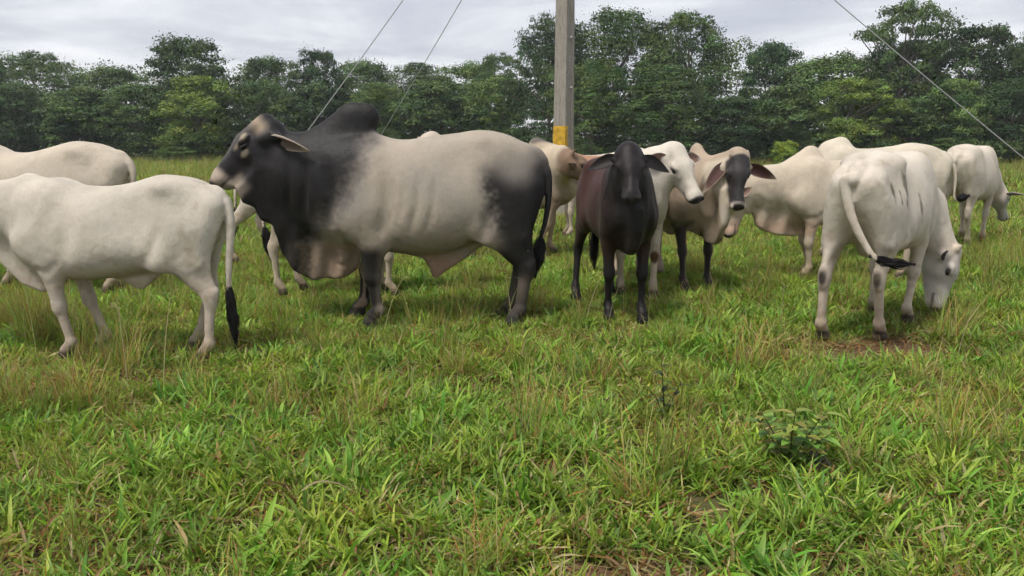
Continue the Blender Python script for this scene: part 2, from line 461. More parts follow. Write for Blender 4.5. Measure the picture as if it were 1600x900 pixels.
def ear_mesh(o, R, hs, s, L, Wd, d_head, open_head, droop, root=(.075, .100, -.115), wide=1.0):
    """one ear: a cupped leaf with thickness; d_head and open_head are given in the head frame for the left ear"""
    o = np.asarray(o, dtype=float)
    mir = np.array((1, s, 1))
    d = R @ unit(np.array(d_head) * mir); n = R @ unit(np.array(open_head) * mir)
    n = unit(n - d * (n @ d)); w = np.cross(d, n)
    base = o + R @ (np.array(root) * np.array((1, s * wide, 1)) * hs)
    nu, nvv = 15, 11
    vs, inn = [], []
    g = np.array((0, 0, -1.0))
    for side in (0, 1):
        for i in range(nu):
            u = i / (nu - 1)
            wd = Wd * (0.50 + 0.50 * math.sin(min(u / .36, 1) * math.pi / 2) ** 1.2) * (1 - max(0, (u - .34) / .66) ** 1.55) ** 0.95 + .002
            c = base + d * L * (u - .08) + g * droop * L * u * u + n * (-.10 * L * u * u)
            cup = 1.05 * (1 - .62 * u)
            for j in range(nvv):
                v = 2 * j / (nvv - 1) - 1
                th = v * 1.25 * cup + 0.0001
                rad = wd / max(1.25 * cup, .2)
                p = c + w * rad * math.sin(th) + n * rad * (1 - math.cos(th)) * 0.9
                edge = 1 - abs(v) ** 4
                p = p + n * (.0075 if side else -.0075) * (0.3 + .7 * edge) * (1.6 - u)
                vs.append(p); inn.append(1.0 if side else 0.0)
    F = []
    for side in (0, 1):
        b = side * nu * nvv
        for i in range(nu - 1):
            for j in range(nvv - 1):
                q = [b + i * nvv + j, b + i * nvv + j + 1, b + (i + 1) * nvv + j + 1, b + (i + 1) * nvv + j]
                F.append(q if side else q[::-1])
    B = nu * nvv
    rim = [(i * nvv, (i + 1) * nvv) for i in range(nu - 1)]
    for a, c2 in rim: F.append([a, c2, c2 + B, a + B])
    for a, c2 in [(i * nvv + nvv - 1, (i + 1) * nvv + nvv - 1) for i in range(nu - 1)]: F.append([a, a + B, c2 + B, c2])
    for j in range(nvv - 1):
        a = (nu - 1) * nvv + j; F.append([a, a + 1, a + 1 + B, a + B])
    u = np.tile(np.repeat(np.linspace(0, 1, nu), nvv), 2)
    v = np.tile(np.tile(np.linspace(-1, 1, nvv), nu), 2)
    return np.array(vs), np.array(F), np.array(inn), u, v


def tail_switch(name, a, b, parent, rad=.035, bend=(0, 0, 0), n=170, seed=1):
    rng = np.random.default_rng(seed)
    a, b = np.asarray(a, dtype=float), np.asarray(b, dtype=float); ax = unit(b - a); L = np.linalg.norm(b - a)
    e1 = unit(np.cross(ax, (0.31, .9, .27))); e2 = np.cross(ax, e1)
    vs, F = [], []
    prof = lambda u: rad * (0.22 + 1.35 * math.sin(min(1, u * 1.15) * math.pi * .62) ** 1.2) * (1 - max(0, u - .55) / .45 * .85)
    m = 9
    for k in range(n):
        ph = rng.uniform(0, 2 * math.pi); rr = math.sqrt(rng.uniform(0.0, 1)); ln = rng.uniform(.60, 1.10); u0 = rng.uniform(-.12, .35)
        wv = rng.uniform(.0022, .005); wob = rng.normal(0, .010, 2)
        i0 = len(vs)
        for i in range(m):
            u = u0 + (ln - u0) * i / (m - 1)
            r = prof(np.clip(u, 0, 1)) * rr
            c = a + ax * L * u + np.asarray(bend) * math.sin(np.clip(u, 0, 1) * math.pi) + e1 * (r * math.cos(ph) + wob[0] * math.sin(u * 7)) + e2 * (r * math.sin(ph) + wob[1] * math.sin(u * 6))
            t = -e1 * math.sin(ph) + e2 * math.cos(ph)
            w = wv * (1 - .75 * (i / (m - 1)) ** 2)
            vs += [c - t * w, c + t * w, c + (e1 * math.cos(ph) + e2 * math.sin(ph)) * w]
        for i in range(m - 1):
            p = i0 + 3 * i
            F += [[p, p + 1, p + 4, p + 3], [p + 1, p + 2, p + 5, p + 4], [p + 2, p, p + 3, p + 5]]
    return mesh_obj(name, np.array(vs), np.array(F), MAT_HAIR, parent)


def build_cattle(name, label, group, cat, loc, heading, scale, P):
    """P: pose and shape; local frame x forward, y left, z up, metres for an adult of 1.3 m"""
    h = P.get('h', .0125) / scale
    f = Field(P.get('lo', (-1.0, -.62, -.02)), P.get('hi', (1.55, .62, 1.75)), h)
    f.loft(P.get('torso', COW_TORSO))
    J = {}
    g = P.get('leg_g', .86)
    legs = P.get('legs', {})
    if not P.get('custom_legs'):
        for k, s in (('fl', 1), ('fr', -1)): J[k] = add_fore(f, s, legs.get(k, {}), g)
        for k, s in (('hl', 1), ('hr', -1)): J[k] = add_hind(f, s, legs.get(k, {}), g)
    # hook bones, pins, hollow flank, spine
    if P.get('bones', 1):
        bz = P.get('bones', 1)
        for s in (-1, 1):
            f.dent((-.40, .20 * s, 1.225), (.085, .08, .065), -.020 * bz)
            f.dent((-.745, .085 * s, 1.08), (.055, .05, .06), -.020 * bz)
            f.dent((-.23, .28 * s, 1.08), (.14, .14, .17), .036 * bz)
            f.dent((-.57, .22 * s, 1.10), (.11, .10, .11), .028 * bz)
            for i in range(6):
                x = -.12 + i * .075
                f.crease([(x - .05, .29 * s, 1.02), (x - .03, .31 * s, .85), (x + .03, .30 * s, .68)], .024, .010 * bz)
            f.crease([(.28, .25 * s, 1.12), (.22, .27 * s, .95), (.26, .27 * s, .72)], .05, .034)
            f.crease([(.34, .16 * s, 1.20), (.42, .20 * s, 1.0), (.52, .21 * s, .86)], .035, -.012 * bz)
            f.crease([(.56, .17 * s, 1.12), (.60, .18 * s, .95), (.60, .17 * s, .78)], .04, .020)
            f.crease([(.30, .23 * s, .72), (.40, .22 * s, .64), (.50, .2 * s, .66)], .03, .016)
            f.crease([(-.26, .25 * s, .66), (-.34, .25 * s, .78), (-.40, .25 * s, .95)], .045, .030)
            f.crease([(-.56, .19 * s, .92), (-.60, .19 * s, .78), (-.62, .17 * s, .62)], .03, .014)
    poll = np.asarray(P['poll'], dtype=float); R = head_frame(P['fwd'], P['up']); hs = P.get('hs', 1.0)
    # neck
    nk = P.get('neck')
    if nk is None:
        b0 = np.array((.44, 0, .99)); b3 = poll + R @ (np.array((.03, 0, -.10)) * hs)
        mid = (b0 + b3) / 2 + np.array(P.get('neck_mid', (0, 0, .03)))
        r = P.get('neck_r', (.25, .17, .12)); lt = unit(np.cross((0, 0, 1.0), b3 - b0 + np.array((.05, 0, 0))))
        f.chain([b0, mid, b3], r, .10, P.get('neck_s', [.62, .62, .72]), lt)
        for t_ in (.30, .42, .54, .66, .78):                   # loose folds of skin down the neck
            a_ = b0 + (mid - b0) * 2 * t_ if t_ < .5 else mid + (b3 - mid) * (2 * t_ - 1); rr_ = np.interp(t_, [0, .5, 1], r)
            for s in (-1, 1):
                q_ = a_ + lt * s * rr_ * .62
                f.crease([q_ + np.array((.0, 0, .75 * rr_)) - lt * s * rr_ * .12, q_ + np.array((.01, 0, 0)), q_ + np.array((-.02, 0, -.85 * rr_)) - lt * s * rr_ * .2], .017, .011)
    else:
        nk(f, P, poll, R)
    add_head(f, poll, R, hs, P.get('wide', 1.0), P.get('horn'))
    for s in (1, -1):                                        # gristle at the root of each ear
        e = P.get('ear_l' if s == 1 else 'ear_r', P.get('ear', {})); mir = np.array((1, s, 1)); wd = P.get('wide', 1.0)
        d = R @ unit(np.array(e.get('d', (-.25, 1, -.25))) * mir); b = poll + R @ (np.array(e.get('root', (.075, .100, -.115))) * np.array((1, s * wd, 1)) * hs)
        f.cone(b - d * .05, b + d * e.get('L', .25) * .10, .042 * hs, .026 * hs, .03)
    hp = P.get('hump')
    if hp: f.cone(hp[0], hp[1], hp[2], hp[3], .09, hp[4])
    for sh in P.get('sheets', []): f.sheet(**sh)
    for c in P.get('cones', []): f.cone(*c)
    for c in P.get('ells', []): f.ell(*c)
    for c in P.get('dents', []): f.dent(*c)
    for c in P.get('creases', []): f.crease(*c)
    tl = P.get('tail')
    if tl:
        q = np.array([np.asarray(p, dtype=float) for p in tl]); u = np.linspace(0, len(q) - 1, 8 * len(q)); i = np.clip(u.astype(int), 0, len(q) - 2); t = (u - i)[:, None]
        g0 = np.gradient(q, axis=0); a, b, ma, mb = q[i], q[i + 1], g0[i], g0[i + 1]
        q = (2 * t ** 3 - 3 * t ** 2 + 1) * a + (t ** 3 - 2 * t ** 2 + t) * ma + (-2 * t ** 3 + 3 * t ** 2) * b + (t ** 3 - t ** 2) * mb
        rr = (.018 + .030 * (1 - np.linspace(0, 1, len(q))) ** 1.6) * P.get('tail_g', 1.0)
        f.chain(q[:6], rr[:6], .03); f.chain(q[5:], rr[5:], .006)
    f.D[:, :, :] = np.maximum(f.D, (0.002 - f.ax[2])[None, None, :])
    v, F = f.mesh()
    hl = (v - poll) @ R / hs
    is_head = sstep(-.02, .05, hl[:, 0]) * (np.abs(hl[:, 1]) < .3) * sstep(-.27, -.22, hl[:, 2])
    col = P['coat'](v, hl, is_head, J, P)
    vs, Fs, cs = [v], [F], [col]; n0 = len(v)
    for s in (1, -1):
        e = P.get('ear_l' if s == 1 else 'ear_r', P.get('ear', {}))
        ev, eF, inn, u, vv = ear_mesh(poll, R, hs, s, e.get('L', .25), e.get('W', .062), e.get('d', (-.25, 1, -.25)), e.get('open', (.75, 0, -.6)), e.get('droop', .15), root=e.get('root', (.075, .100, -.115)), wide=P.get('wide', 1.0))
        oc = np.asarray(P.get('ear_out', col.mean(0))); ic = np.asarray(P.get('ear_in', (.30, .19, .16))); ed = np.asarray(P.get('ear_edge', oc))
        c = oc[None] * (1 - inn[:, None]) + ic[None] * inn[:, None]
        m = sstep(.72, .98, np.maximum(np.abs(vv), u))[:, None]
        c = c * (1 - m) + ed[None] * m
        vs.append(ev); Fs.append(eF + n0); cs.append(c); n0 += len(ev)
    body = mesh_obj(name, np.concatenate(vs), np.concatenate(Fs), MAT_COAT, colors=np.concatenate(cs))
    for k, j in J.items():
        q = j['ho'] * scale; FEET.append((loc[0] + q[0] * math.cos(heading) - q[1] * math.sin(heading), loc[1] + q[0] * math.sin(heading) + q[1] * math.cos(heading)))
    body.location = loc; body.rotation_euler = (0, 0, heading); body.scale = (scale,) * 3
    tag(body, label, cat, group)
    # eyes
    for s in (-1, 1):
        c = poll + R @ (np.array((.190, .0905 * s * P.get('wide', 1.0), -.053)) * hs)
        a = np.linspace(0, math.pi, 9); b = np.linspace(0, 2 * math.pi, 13)[:-1]
        ev = [c + R @ (np.array((math.sin(x) * math.cos(y) * .027, math.cos(x) * s * .018, math.sin(x) * math.sin(y) * .0175)) * hs) for x in a for y in b]
        eF = [[i * 12 + j, i * 12 + (j + 1) % 12, (i + 1) * 12 + (j + 1) % 12, (i + 1) * 12 + j] for i in range(8) for j in range(12)]
        mesh_obj('eye', np.array(ev), np.array(eF), MAT_EYE, body)
    sw = P.get('switch')
    if sw: tail_switch('tail_switch', sw[0], sw[1], body, sw[2] if len(sw) > 2 else .03, sw[3] if len(sw) > 3 else (0, 0, 0), seed=len(label))
    return body


def mixc_(a, b, m):
    m = np.asarray(m)[:, None] if np.ndim(m) == 1 else m
    return a * (1 - m) + np.asarray(b)[None] * m


def coat_white(base=(.66, .585, .49), grey=(.36, .33, .30), greyness=.25, pink=.25, legs=(.60, .52, .43), muzzle=(.05, .045, .045), seed=1, knee=0.0, face=None):
    def fn(v, hl, ih, J, P):
        n = vnoise(v, 3.2, seed); n2 = vnoise(v, 9.0, seed + 3)
        c = np.tile(np.asarray(base, dtype=float)[None], (len(v), 1))
        g = np.clip((n * .6 + n2 * .4 - .3) * 1.3, 0, 1) * greyness
        c = mixc_(c, grey, g)
        # thinner hair, pinkish skin at dewlap, belly and inner thigh
        low = sstep(.75, .50, v[:, 2]) * sstep(.42, .52, v[:, 2])
        c = mixc_(c, (.52, .36, .28), low * pink)
        c = mixc_(c, legs, sstep(.55, .30, v[:, 2]) * (1 - ih))
        c = mixc_(c, (.30, .21, .14), sstep(.22, .05, v[:, 2]) * .55 * (1 - ih))
        for k, j in J.items():
            d = np.linalg.norm(v - j['ho'] - V(-.01, 0, .012), axis=1)
            c = mixc_(c, (.07, .055, .045), (d < .085).astype(float) * sstep(.085, .06, v[:, 2]))
            if knee and k[0] == 'h':
                d = np.linalg.norm((v - j['hk'] - V(-.045, 0, .0)) / V(.035, .028, .075), axis=1)
                c = mixc_(c, (.06, .05, .045), sstep(1.25, .6, d) * knee)
        if face is not None: c = mixc_(c, face, ih * sstep(-.02, .12, hl[:, 0]) * (.6 + .4 * n))
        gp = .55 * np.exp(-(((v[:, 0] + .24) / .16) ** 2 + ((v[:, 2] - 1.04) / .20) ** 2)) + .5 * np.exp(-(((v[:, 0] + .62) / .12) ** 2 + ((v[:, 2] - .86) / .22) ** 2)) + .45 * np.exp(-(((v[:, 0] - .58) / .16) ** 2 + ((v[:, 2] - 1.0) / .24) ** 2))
        c = mixc_(c, grey, np.clip(gp * (.4 + .9 * n), 0, 1) * .38 * (1 - ih))      # greyer over shoulder, flank and thigh
        fl = np.clip(vnoise(v, 14, seed + 5) * .55 + vnoise(v, 34, seed + 6) * .45 - .50, 0, 1) * 3.0      # dust and dung flecks
        c = mixc_(c, (.33, .26, .17), np.clip(fl, 0, 1) * np.clip(.10 + .5 * sstep(.95, .55, v[:, 2]) + .35 * sstep(-.45, -.65, v[:, 0]), 0, .6) * (1 - .7 * ih))
        c = c * np.array((.83, .805, .76))[None]
        return head_marks(c, hl, ih, muzzle)
    return fn


def head_marks(c, hl, ih, muzzle=(.05, .045, .045), eye_ring=.7, size=1.0):
    """wet nose, nostrils, lips and dark eyelids"""
    nose = sstep(.470, .486, hl[:, 0] + .10 * np.clip(-.075 - hl[:, 2], 0, 1) * 0) * ih * (hl[:, 2] > -.118)
    c = mixc_(c, muzzle, nose)
    lip = sstep(.012, .004, np.abs(hl[:, 2] + .118)) * (hl[:, 0] > .37) * ih
    c = mixc_(c, (.06, .045, .04), lip * .8)
    for s in (-1, 1):
        d = np.linalg.norm((hl - np.array((.187, .105 * s, -.050))) / np.array((.036, .05, .022)), axis=1)
        c = mixc_(c, (.05, .042, .04), sstep(1.15, .75, d) * eye_ring * ih)
        d = np.linalg.norm((hl - np.array((.505, .044 * s, -.060))) / np.array((.020, .024, .015)), axis=1)
        c = mixc_(c, (.012, .010, .010), sstep(1.3, .8, d) * ih)
    return c
# ------------------------------------------------------------------ the herd
_TH = math.atan(225 / 1230.0); _c, _s = math.cos(_TH), math.sin(_TH)
def at(px, py, Y):
    """point of the place seen at a pixel of the photograph, at ground distance Y"""
    u, v = (px - 800) / 1230.0, (450 - py) / 1230.0
    r = (u, _c + v * _s, -_s + v * _c); t = Y / r[1]
    return np.array((r[0] * t, Y, CAM_H + r[2] * t))
def ground_at(px, Y):
    d = Y * _c + CAM_H * _s
    return ((px - 800) / 1230.0 * d, Y, 0.0)
class Frame:
    def __init__(self, loc, heading, scale):
        self.loc = np.array(loc, dtype=float); self.a = heading; self.s = scale
    def pt(self, px, py, Y): return self.w(at(px, py, Y))
    def w(self, p):
        q = (np.asarray(p, dtype=float) - self.loc) / self.s; c, s = math.cos(self.a), math.sin(self.a)
        return np.array((c * q[0] + s * q[1], -s * q[0] + c * q[1], q[2]))
    def d(self, v):
        c, s = math.cos(self.a), math.sin(self.a)
        return np.array((c * v[0] + s * v[1], -s * v[0] + c * v[1], v[2]))
HERD = 'cattle standing in the pasture'
PI = math.pi

# --- the big bull with the black neck, in profile
def bull_coat(v, hl, ih, J, P):
    x, y, z = v[:, 0], v[:, 1], v[:, 2]
    n = vnoise(v, 4.0, 5); n2 = vnoise(v, 11.0, 8)
    c = np.tile(np.array((.37, .315, .25))[None], (len(v), 1))
    st = vnoise(v * np.array((9, 9, 1.6)), 1.6, 12)
    c = mixc_(c, (.27, .25, .225), np.clip((n - .4) * 1.6, 0, 1) * .55 + .25 * st)
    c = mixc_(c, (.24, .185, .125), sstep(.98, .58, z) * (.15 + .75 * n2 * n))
    c = mixc_(c, (.20, .155, .105), np.clip(vnoise(v, 22, 15) * .5 + vnoise(v, 45, 16) * .5 - .54, 0, 1) * 4 * sstep(1.1, .6, z) * .5)
    dark = np.array((.0085, .008, .009))
    # neck, hump and shoulder
    b = np.interp(z, [.3, .5, .62, .83, 1.03, 1.2, 1.35, 1.48, 1.53, 1.8], [.73, .74, .75, .64, .47, .36, .30, .26, .10, .05])
    e = x + (n - .5) * .06 + (n2 - .5) * .04 + (st - .5) * .09 + (vnoise(v, 30, 2) - .5) * .05 + (vnoise(v, 55, 6) - .5) * .05 - b
    m = sstep(-.14, .16, e) * .97
    c = mixc_(c, (.16, .145, .135), sstep(-.22, .0, e) * .55 * sstep(.55, .8, z))
    c = mixc_(c, dark, m)
    # dewlap: warm bare skin behind the black front
    dl = sstep(.70, .58, z) * sstep(.33, .42, x) * (np.abs(y) < .13)
    c = mixc_(c, (.27, .19, .135), dl * (1 - m) * .9)
    # hindquarter
    r = sstep(-.52, -.72, x + (n - .5) * .16 + (st - .5) * .10 + (n2 - .5) * .08 + (vnoise(v, 40, 6) - .5) * .10) * sstep(1.36, 1.06, z + .22 * (x + .85) + (n - .5) * .22)
    c = mixc_(c, (.15, .135, .125), sstep(-.45, -.68, x + (n - .5) * .2) * sstep(1.50, 1.20, z + .3 * (x + .85)) * .6)
    c = mixc_(c, dark, r * .95)
    c = mixc_(c, (.17, .135, .105), sstep(.46, .30, z) * sstep(-.55, -.7, x) * .75 * n * 1.3)
    c = mixc_(c, (.33, .27, .22), np.exp(-(((x + .62) / .10) ** 2 + ((z - .66) / .09) ** 2)) * .9)
    c = mixc_(c, (.16, .14, .13), np.exp(-(((x + .60) / .05) ** 2 + ((z - 1.40) / .07) ** 2)) * .2)  # narrow shadow by the hip bone, painted faintly into the coat
    # fore legs
    fl = sstep(.66, .56, z) * (x < .62) * (x > .05) * (1 - dl)
    c = mixc_(c, (.24, .195, .16), fl * .8)
    c = mixc_(c, dark, fl * sstep(.17, .25, x + .12 * (z - .45) + (n - .5) * .08) * .95 * (np.abs(y) > .10))
    # sheath
    sh = np.exp(-(((x + .22) / .22) ** 2 + ((z - .45) / .10) ** 2)) * (np.abs(y) < .1)
    c = mixc_(c, (.28, .18, .13), np.clip(sh * 1.3, 0, 1))
    # head: charcoal with pale spectacles, poll and muzzle
    hx, hy, hz = hl[:, 0], np.abs(hl[:, 1]), hl[:, 2]
    c = mixc_(c, (.020, .018, .019), ih)
    c = mixc_(c, (.13, .115, .105), ih * sstep(.02, .06, hz + .05) * .5)
    c = mixc_(c, (.36, .28, .20), ih * sstep(.12, .02, hx) * sstep(-.10, -.03, hz))
    ring = np.exp(-(((hx - .150) / .030) ** 2 + ((hz + .010) / .028) ** 2)) + np.exp(-(((hx - .225) / .045) ** 2 + ((hz + .022) / .022) ** 2)) * .75 + 1.15 * np.exp(-(((hx - .215) / .038) ** 2 + ((hz + .088) / .022) ** 2))
    c = mixc_(c, (.33, .275, .20), ih * .9 * sstep(.25, .95, ring + (n2 - .5) * .3) * (hy > .035))
    c = mixc_(c, (.36, .29, .23), ih * sstep(.385, .435, hx + (n - .5) * .05) * .95)
    c = mixc_(c, (.30, .25, .20), ih * sstep(.30, .38, hx) * sstep(-.12, -.15, hz) * .9)
    for k, j in J.items():
        d = np.linalg.norm(v - j['ho'], axis=1); c = mixc_(c, (.03, .026, .024), (d < .11).astype(float) * sstep(.10, .07, z))
    return head_marks(c, hl, ih, (.16, .12, .10), .9)

fr = Frame(ground_at(640, 6.2), PI, 1.0)
fr.loc[0] = at(640, 300, 6.2)[0]
def bull_neck(f, P, poll, R):
    f.chain([V(.50, 0, 1.10), V(.84, 0, 1.185), V(1.11, 0, 1.38)], [.36, .275, .17], .10, [.66, .60, .62])
BULL = dict(
    h=.0115, lo=(-1.25, -.50, -.02), hi=(1.62, .55, 1.76), custom_legs=False, bones=0, leg_g=1.18, wide=1.0,
    torso=[(-1.06, 1.20, 1.02, .05, 0), (-.99, 1.345, .84, .16, .04), (-.86, 1.43, .72, .25, .05), (-.70, 1.49, .66, .30, .06), (-.55, 1.505, .645, .315, .08), (-.35, 1.48, .575, .335, .10),
           (-.10, 1.46, .545, .35, .12), (.10, 1.455, .555, .34, .12), (.30, 1.49, .59, .305, .10), (.50, 1.47, .63, .27, .05), (.70, 1.42, .68, .22, 0), (.86, 1.34, .78, .13, 0)],
    legs=dict(fl=dict(x=-.145, w=.19, dx=-.03, kx=.01), fr=dict(x=-.10, w=.17, dx=.10), hl=dict(x=-.26, w=.18, dx=.02), hr=dict(x=-.25, w=.17, dx=.07)),
    poll=(1.105, 0, 1.600), fwd=(.735, 0, -.678), up=(.678, 0, .735), hs=1.29, neck=bull_neck,
    hump=(V(.63, 0, 1.385), V(.42, 0, 1.555), .165, .152, .58),
    sheets=[dict(poly=[(1.33, 1.07), (1.29, .95), (1.21, .915), (1.17, .81), (1.08, .775), (1.045, .66), (1.03, .55), (.96, .45), (.85, .35), (.78, .325), (.70, .345), (.62, .335), (.50, .365), (.42, .43), (.38, .60), (.45, .95), (.8, 1.15), (1.12, 1.25)], t=.05, k=.09, rnd=.03,
                 fold=lambda qx, qz: .030 * np.sin(qx * 34 + 4 * qz) * np.clip((.80 - qz) / .3, 0, 1) + .015 * np.sin(qx * 15), taper=lambda qx, qz: .75 + 1.3 * np.clip((qz - .55) / .5, 0, 1.4)),
            dict(poly=[(.05, .58), (-.10, .51), (-.15, .42), (-.165, .36), (-.20, .345), (-.27, .40), (-.42, .50), (-.58, .62), (-.5, .72), (0, .68)], t=.04, k=.06, rnd=.025)],
    cones=[(V(-.99, 0, 1.32), V(-1.075, .01, 1.16), .05, .036, .06), (V(.42, 0, 1.59), V(.325, 0, 1.60), .12, .108, .03, .62)],
    dents=[((-.58, .23, 1.445), (.10, .08, .07), -.022), ((-.58, -.23, 1.445), (.10, .08, .07), -.022), ((-.36, .32, 1.28), (.15, .14, .17), .045), ((-.80, .26, 1.27), (.12, .11, .12), .034), ((-.98, .12, 1.24), (.05, .05, .05), -.03),
           ((.34, .27, .92), (.14, .10, .18), -.030), ((.12, .32, 1.10), (.07, .10, .25), .035), ((.02, 0, 1.47), (.16, .2, .08), .018), ((-.80, .26, .95), (.16, .1, .22), -.035)],
    creases=[([(.10, .33, 1.15), (.12, .35, .92), (.20, .33, .70)], .05, .052), ([(.60, .24, 1.25), (.55, .26, 1.0), (.60, .22, .75)], .045, .042), ([(.78, .17, 1.35), (.76, .19, 1.1), (.80, .16, .85)], .03, .032), ([(.90, .16, 1.38), (.89, .17, 1.15), (.92, .14, .9)], .025, .026),
             ([(-.56, .27, .66), (-.62, .28, .80), (-.68, .28, 1.0)], .05, .046), ([(-.12, .34, 1.2), (-.10, .35, .95), (-.03, .34, .72)], .028, .013), ([(-.24, .34, 1.2), (-.22, .35, .95), (-.15, .34, .70)], .028, .013), ([(.0, .34, 1.2), (.02, .35, .95), (.08, .34, .74)], .028, .013),
             ([(.62, .08, .62), (.50, .07, .56), (.42, .06, .57)], .018, .020), ([(.66, .08, .50), (.54, .07, .46), (.43, .06, .47)], .016, .018), ([(.70, .07, .72), (.69, .07, .55), (.66, .06, .38)], .018, .016)],
    tail=[V(-1.00, 0, 1.31), V(-1.075, .02, 1.18), V(-1.085, .04, .98), V(-1.06, .06, .80), V(-1.02, .07, .66)], tail_g=.9, switch=(V(-1.03, .07, .70), V(-.985, .09, .38), .036),
    ear=dict(L=.34, W=.080, d=(-.45, .48, -.72), open=(.25, .75, -.62), droop=.16, root=(.010, .090, -.145)), ear_out=(.40, .33, .26), ear_in=(.16, .115, .09), ear_edge=(.42, .34, .27), coat=bull_coat)
build_cattle('bull', 'huge grey bull with black neck, tall hump and hanging dewlap, nosing a white rump', HERD, 'bull', fr.loc, fr.a, 1.0, BULL)

# --- white cow cut by the picture's edge
fr = Frame((at(177, 300, 5.15)[0], 5.15, 0), PI, .93)
build_cattle('cow', 'pale cow at the near left with its black-tipped tail hanging under the bull\'s nose', HERD, 'cow', fr.loc, fr.a, fr.s, dict(
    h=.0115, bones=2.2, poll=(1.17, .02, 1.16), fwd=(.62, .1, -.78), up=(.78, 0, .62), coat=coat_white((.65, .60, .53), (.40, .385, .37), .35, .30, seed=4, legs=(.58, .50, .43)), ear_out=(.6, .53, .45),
    hump=(V(.66, 0, 1.16), V(.58, 0, 1.23), .09, .07, .6),
    dents=[((.0, 0, 1.25), (.22, .2, .10), .020)], legs=dict(hl=dict(dx=-.04, dy=.02, w=.155), hr=dict(dx=.15), fl=dict(dx=-.10), fr=dict(dx=-.20)),
    sheets=[dict(poly=[(.06, .64), (-.02, .56), (-.10, .495), (-.16, .485), (-.24, .55), (-.34, .64), (-.34, .74), (0, .72)], t=.035, k=.06, rnd=.025), dict(poly=[(.95, .95), (.86, .70), (.70, .52), (.56, .46), (.46, .50), (.45, .7), (.75, 1.0)], t=.03, k=.08)],
    tail=[V(-.70, 0, 1.175), V(-.79, .03, 1.09), V(-.825, .06, .95), V(-.815, .09, .75), V(-.805, .10, .60), V(-.80, .10, .50)], switch=(V(-.80, .10, .56), V(-.83, .11, .10), .024)))

# --- white cow behind it
fr = Frame(ground_at(79, 7.5), PI, 1.10)
build_cattle('cow', 'cream cow seen only from its back up, over the pale cow\'s back', HERD, 'cow', fr.loc, fr.a, fr.s, dict(
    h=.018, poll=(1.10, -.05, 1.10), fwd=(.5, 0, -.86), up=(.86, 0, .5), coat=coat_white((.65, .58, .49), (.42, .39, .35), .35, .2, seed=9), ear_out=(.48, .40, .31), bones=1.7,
    dents=[((.08, 0, 1.25), (.20, .2, .10), .035)], hump=(V(.52, 0, 1.18), V(.44, 0, 1.27), .11, .085, .6),
    tail=[V(-.69, 0, 1.175), V(-.79, .02, 1.12), V(-.835, .04, 1.02), V(-.83, .05, .90), V(-.82, .05, .60)], switch=(V(-.82, .05, .64), V(-.80, .05, .30))))

# --- two cows behind the bull
fr = Frame(ground_at(484, 9.5), .08, 1.0)
build_cattle('cow', 'white cow striding behind the bull\'s chin, only its hind legs in view', HERD, 'cow', fr.loc, fr.a, fr.s, dict(
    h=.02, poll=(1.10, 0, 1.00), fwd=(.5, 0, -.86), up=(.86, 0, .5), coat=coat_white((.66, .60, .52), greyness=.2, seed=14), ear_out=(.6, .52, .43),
    legs=dict(hr=dict(dx=-.27, kx=-.03), hl=dict(dx=.12), fl=dict(dx=.1), fr=dict(dx=-.1)),
    tail=[V(-.72, 0, 1.22), V(-.80, 0, 1.10), V(-.82, -.04, .85), V(-.83, -.06, .62)], switch=(V(-.83, -.06, .66), V(-.90, -.10, .22), .04)))
fr = Frame(ground_at(546, 7.4), .0, .95)
build_cattle('cow', 'white cow hidden behind the bull, lower legs under its belly, ear above its back', HERD, 'cow', fr.loc, fr.a, fr.s, dict(
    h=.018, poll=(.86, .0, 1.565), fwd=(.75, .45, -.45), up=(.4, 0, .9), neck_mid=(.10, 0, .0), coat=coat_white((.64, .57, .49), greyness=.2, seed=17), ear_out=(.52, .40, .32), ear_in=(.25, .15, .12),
    legs=dict(hr=dict(dx=-.05), hl=dict(dx=.08), fr=dict(dx=.0), fl=dict(dx=-.13)), ear=dict(L=.24, W=.06, d=(-.3, 1, .1), open=(.6, 0, -.6), droop=.05),
    tail=[V(-.72, 0, 1.22), V(-.80, -.02, 1.10), V(-.82, -.06, .85), V(-.79, -.10, .66)], switch=(V(-.79, -.10, .68), V(-.73, -.12, .36), .034)))

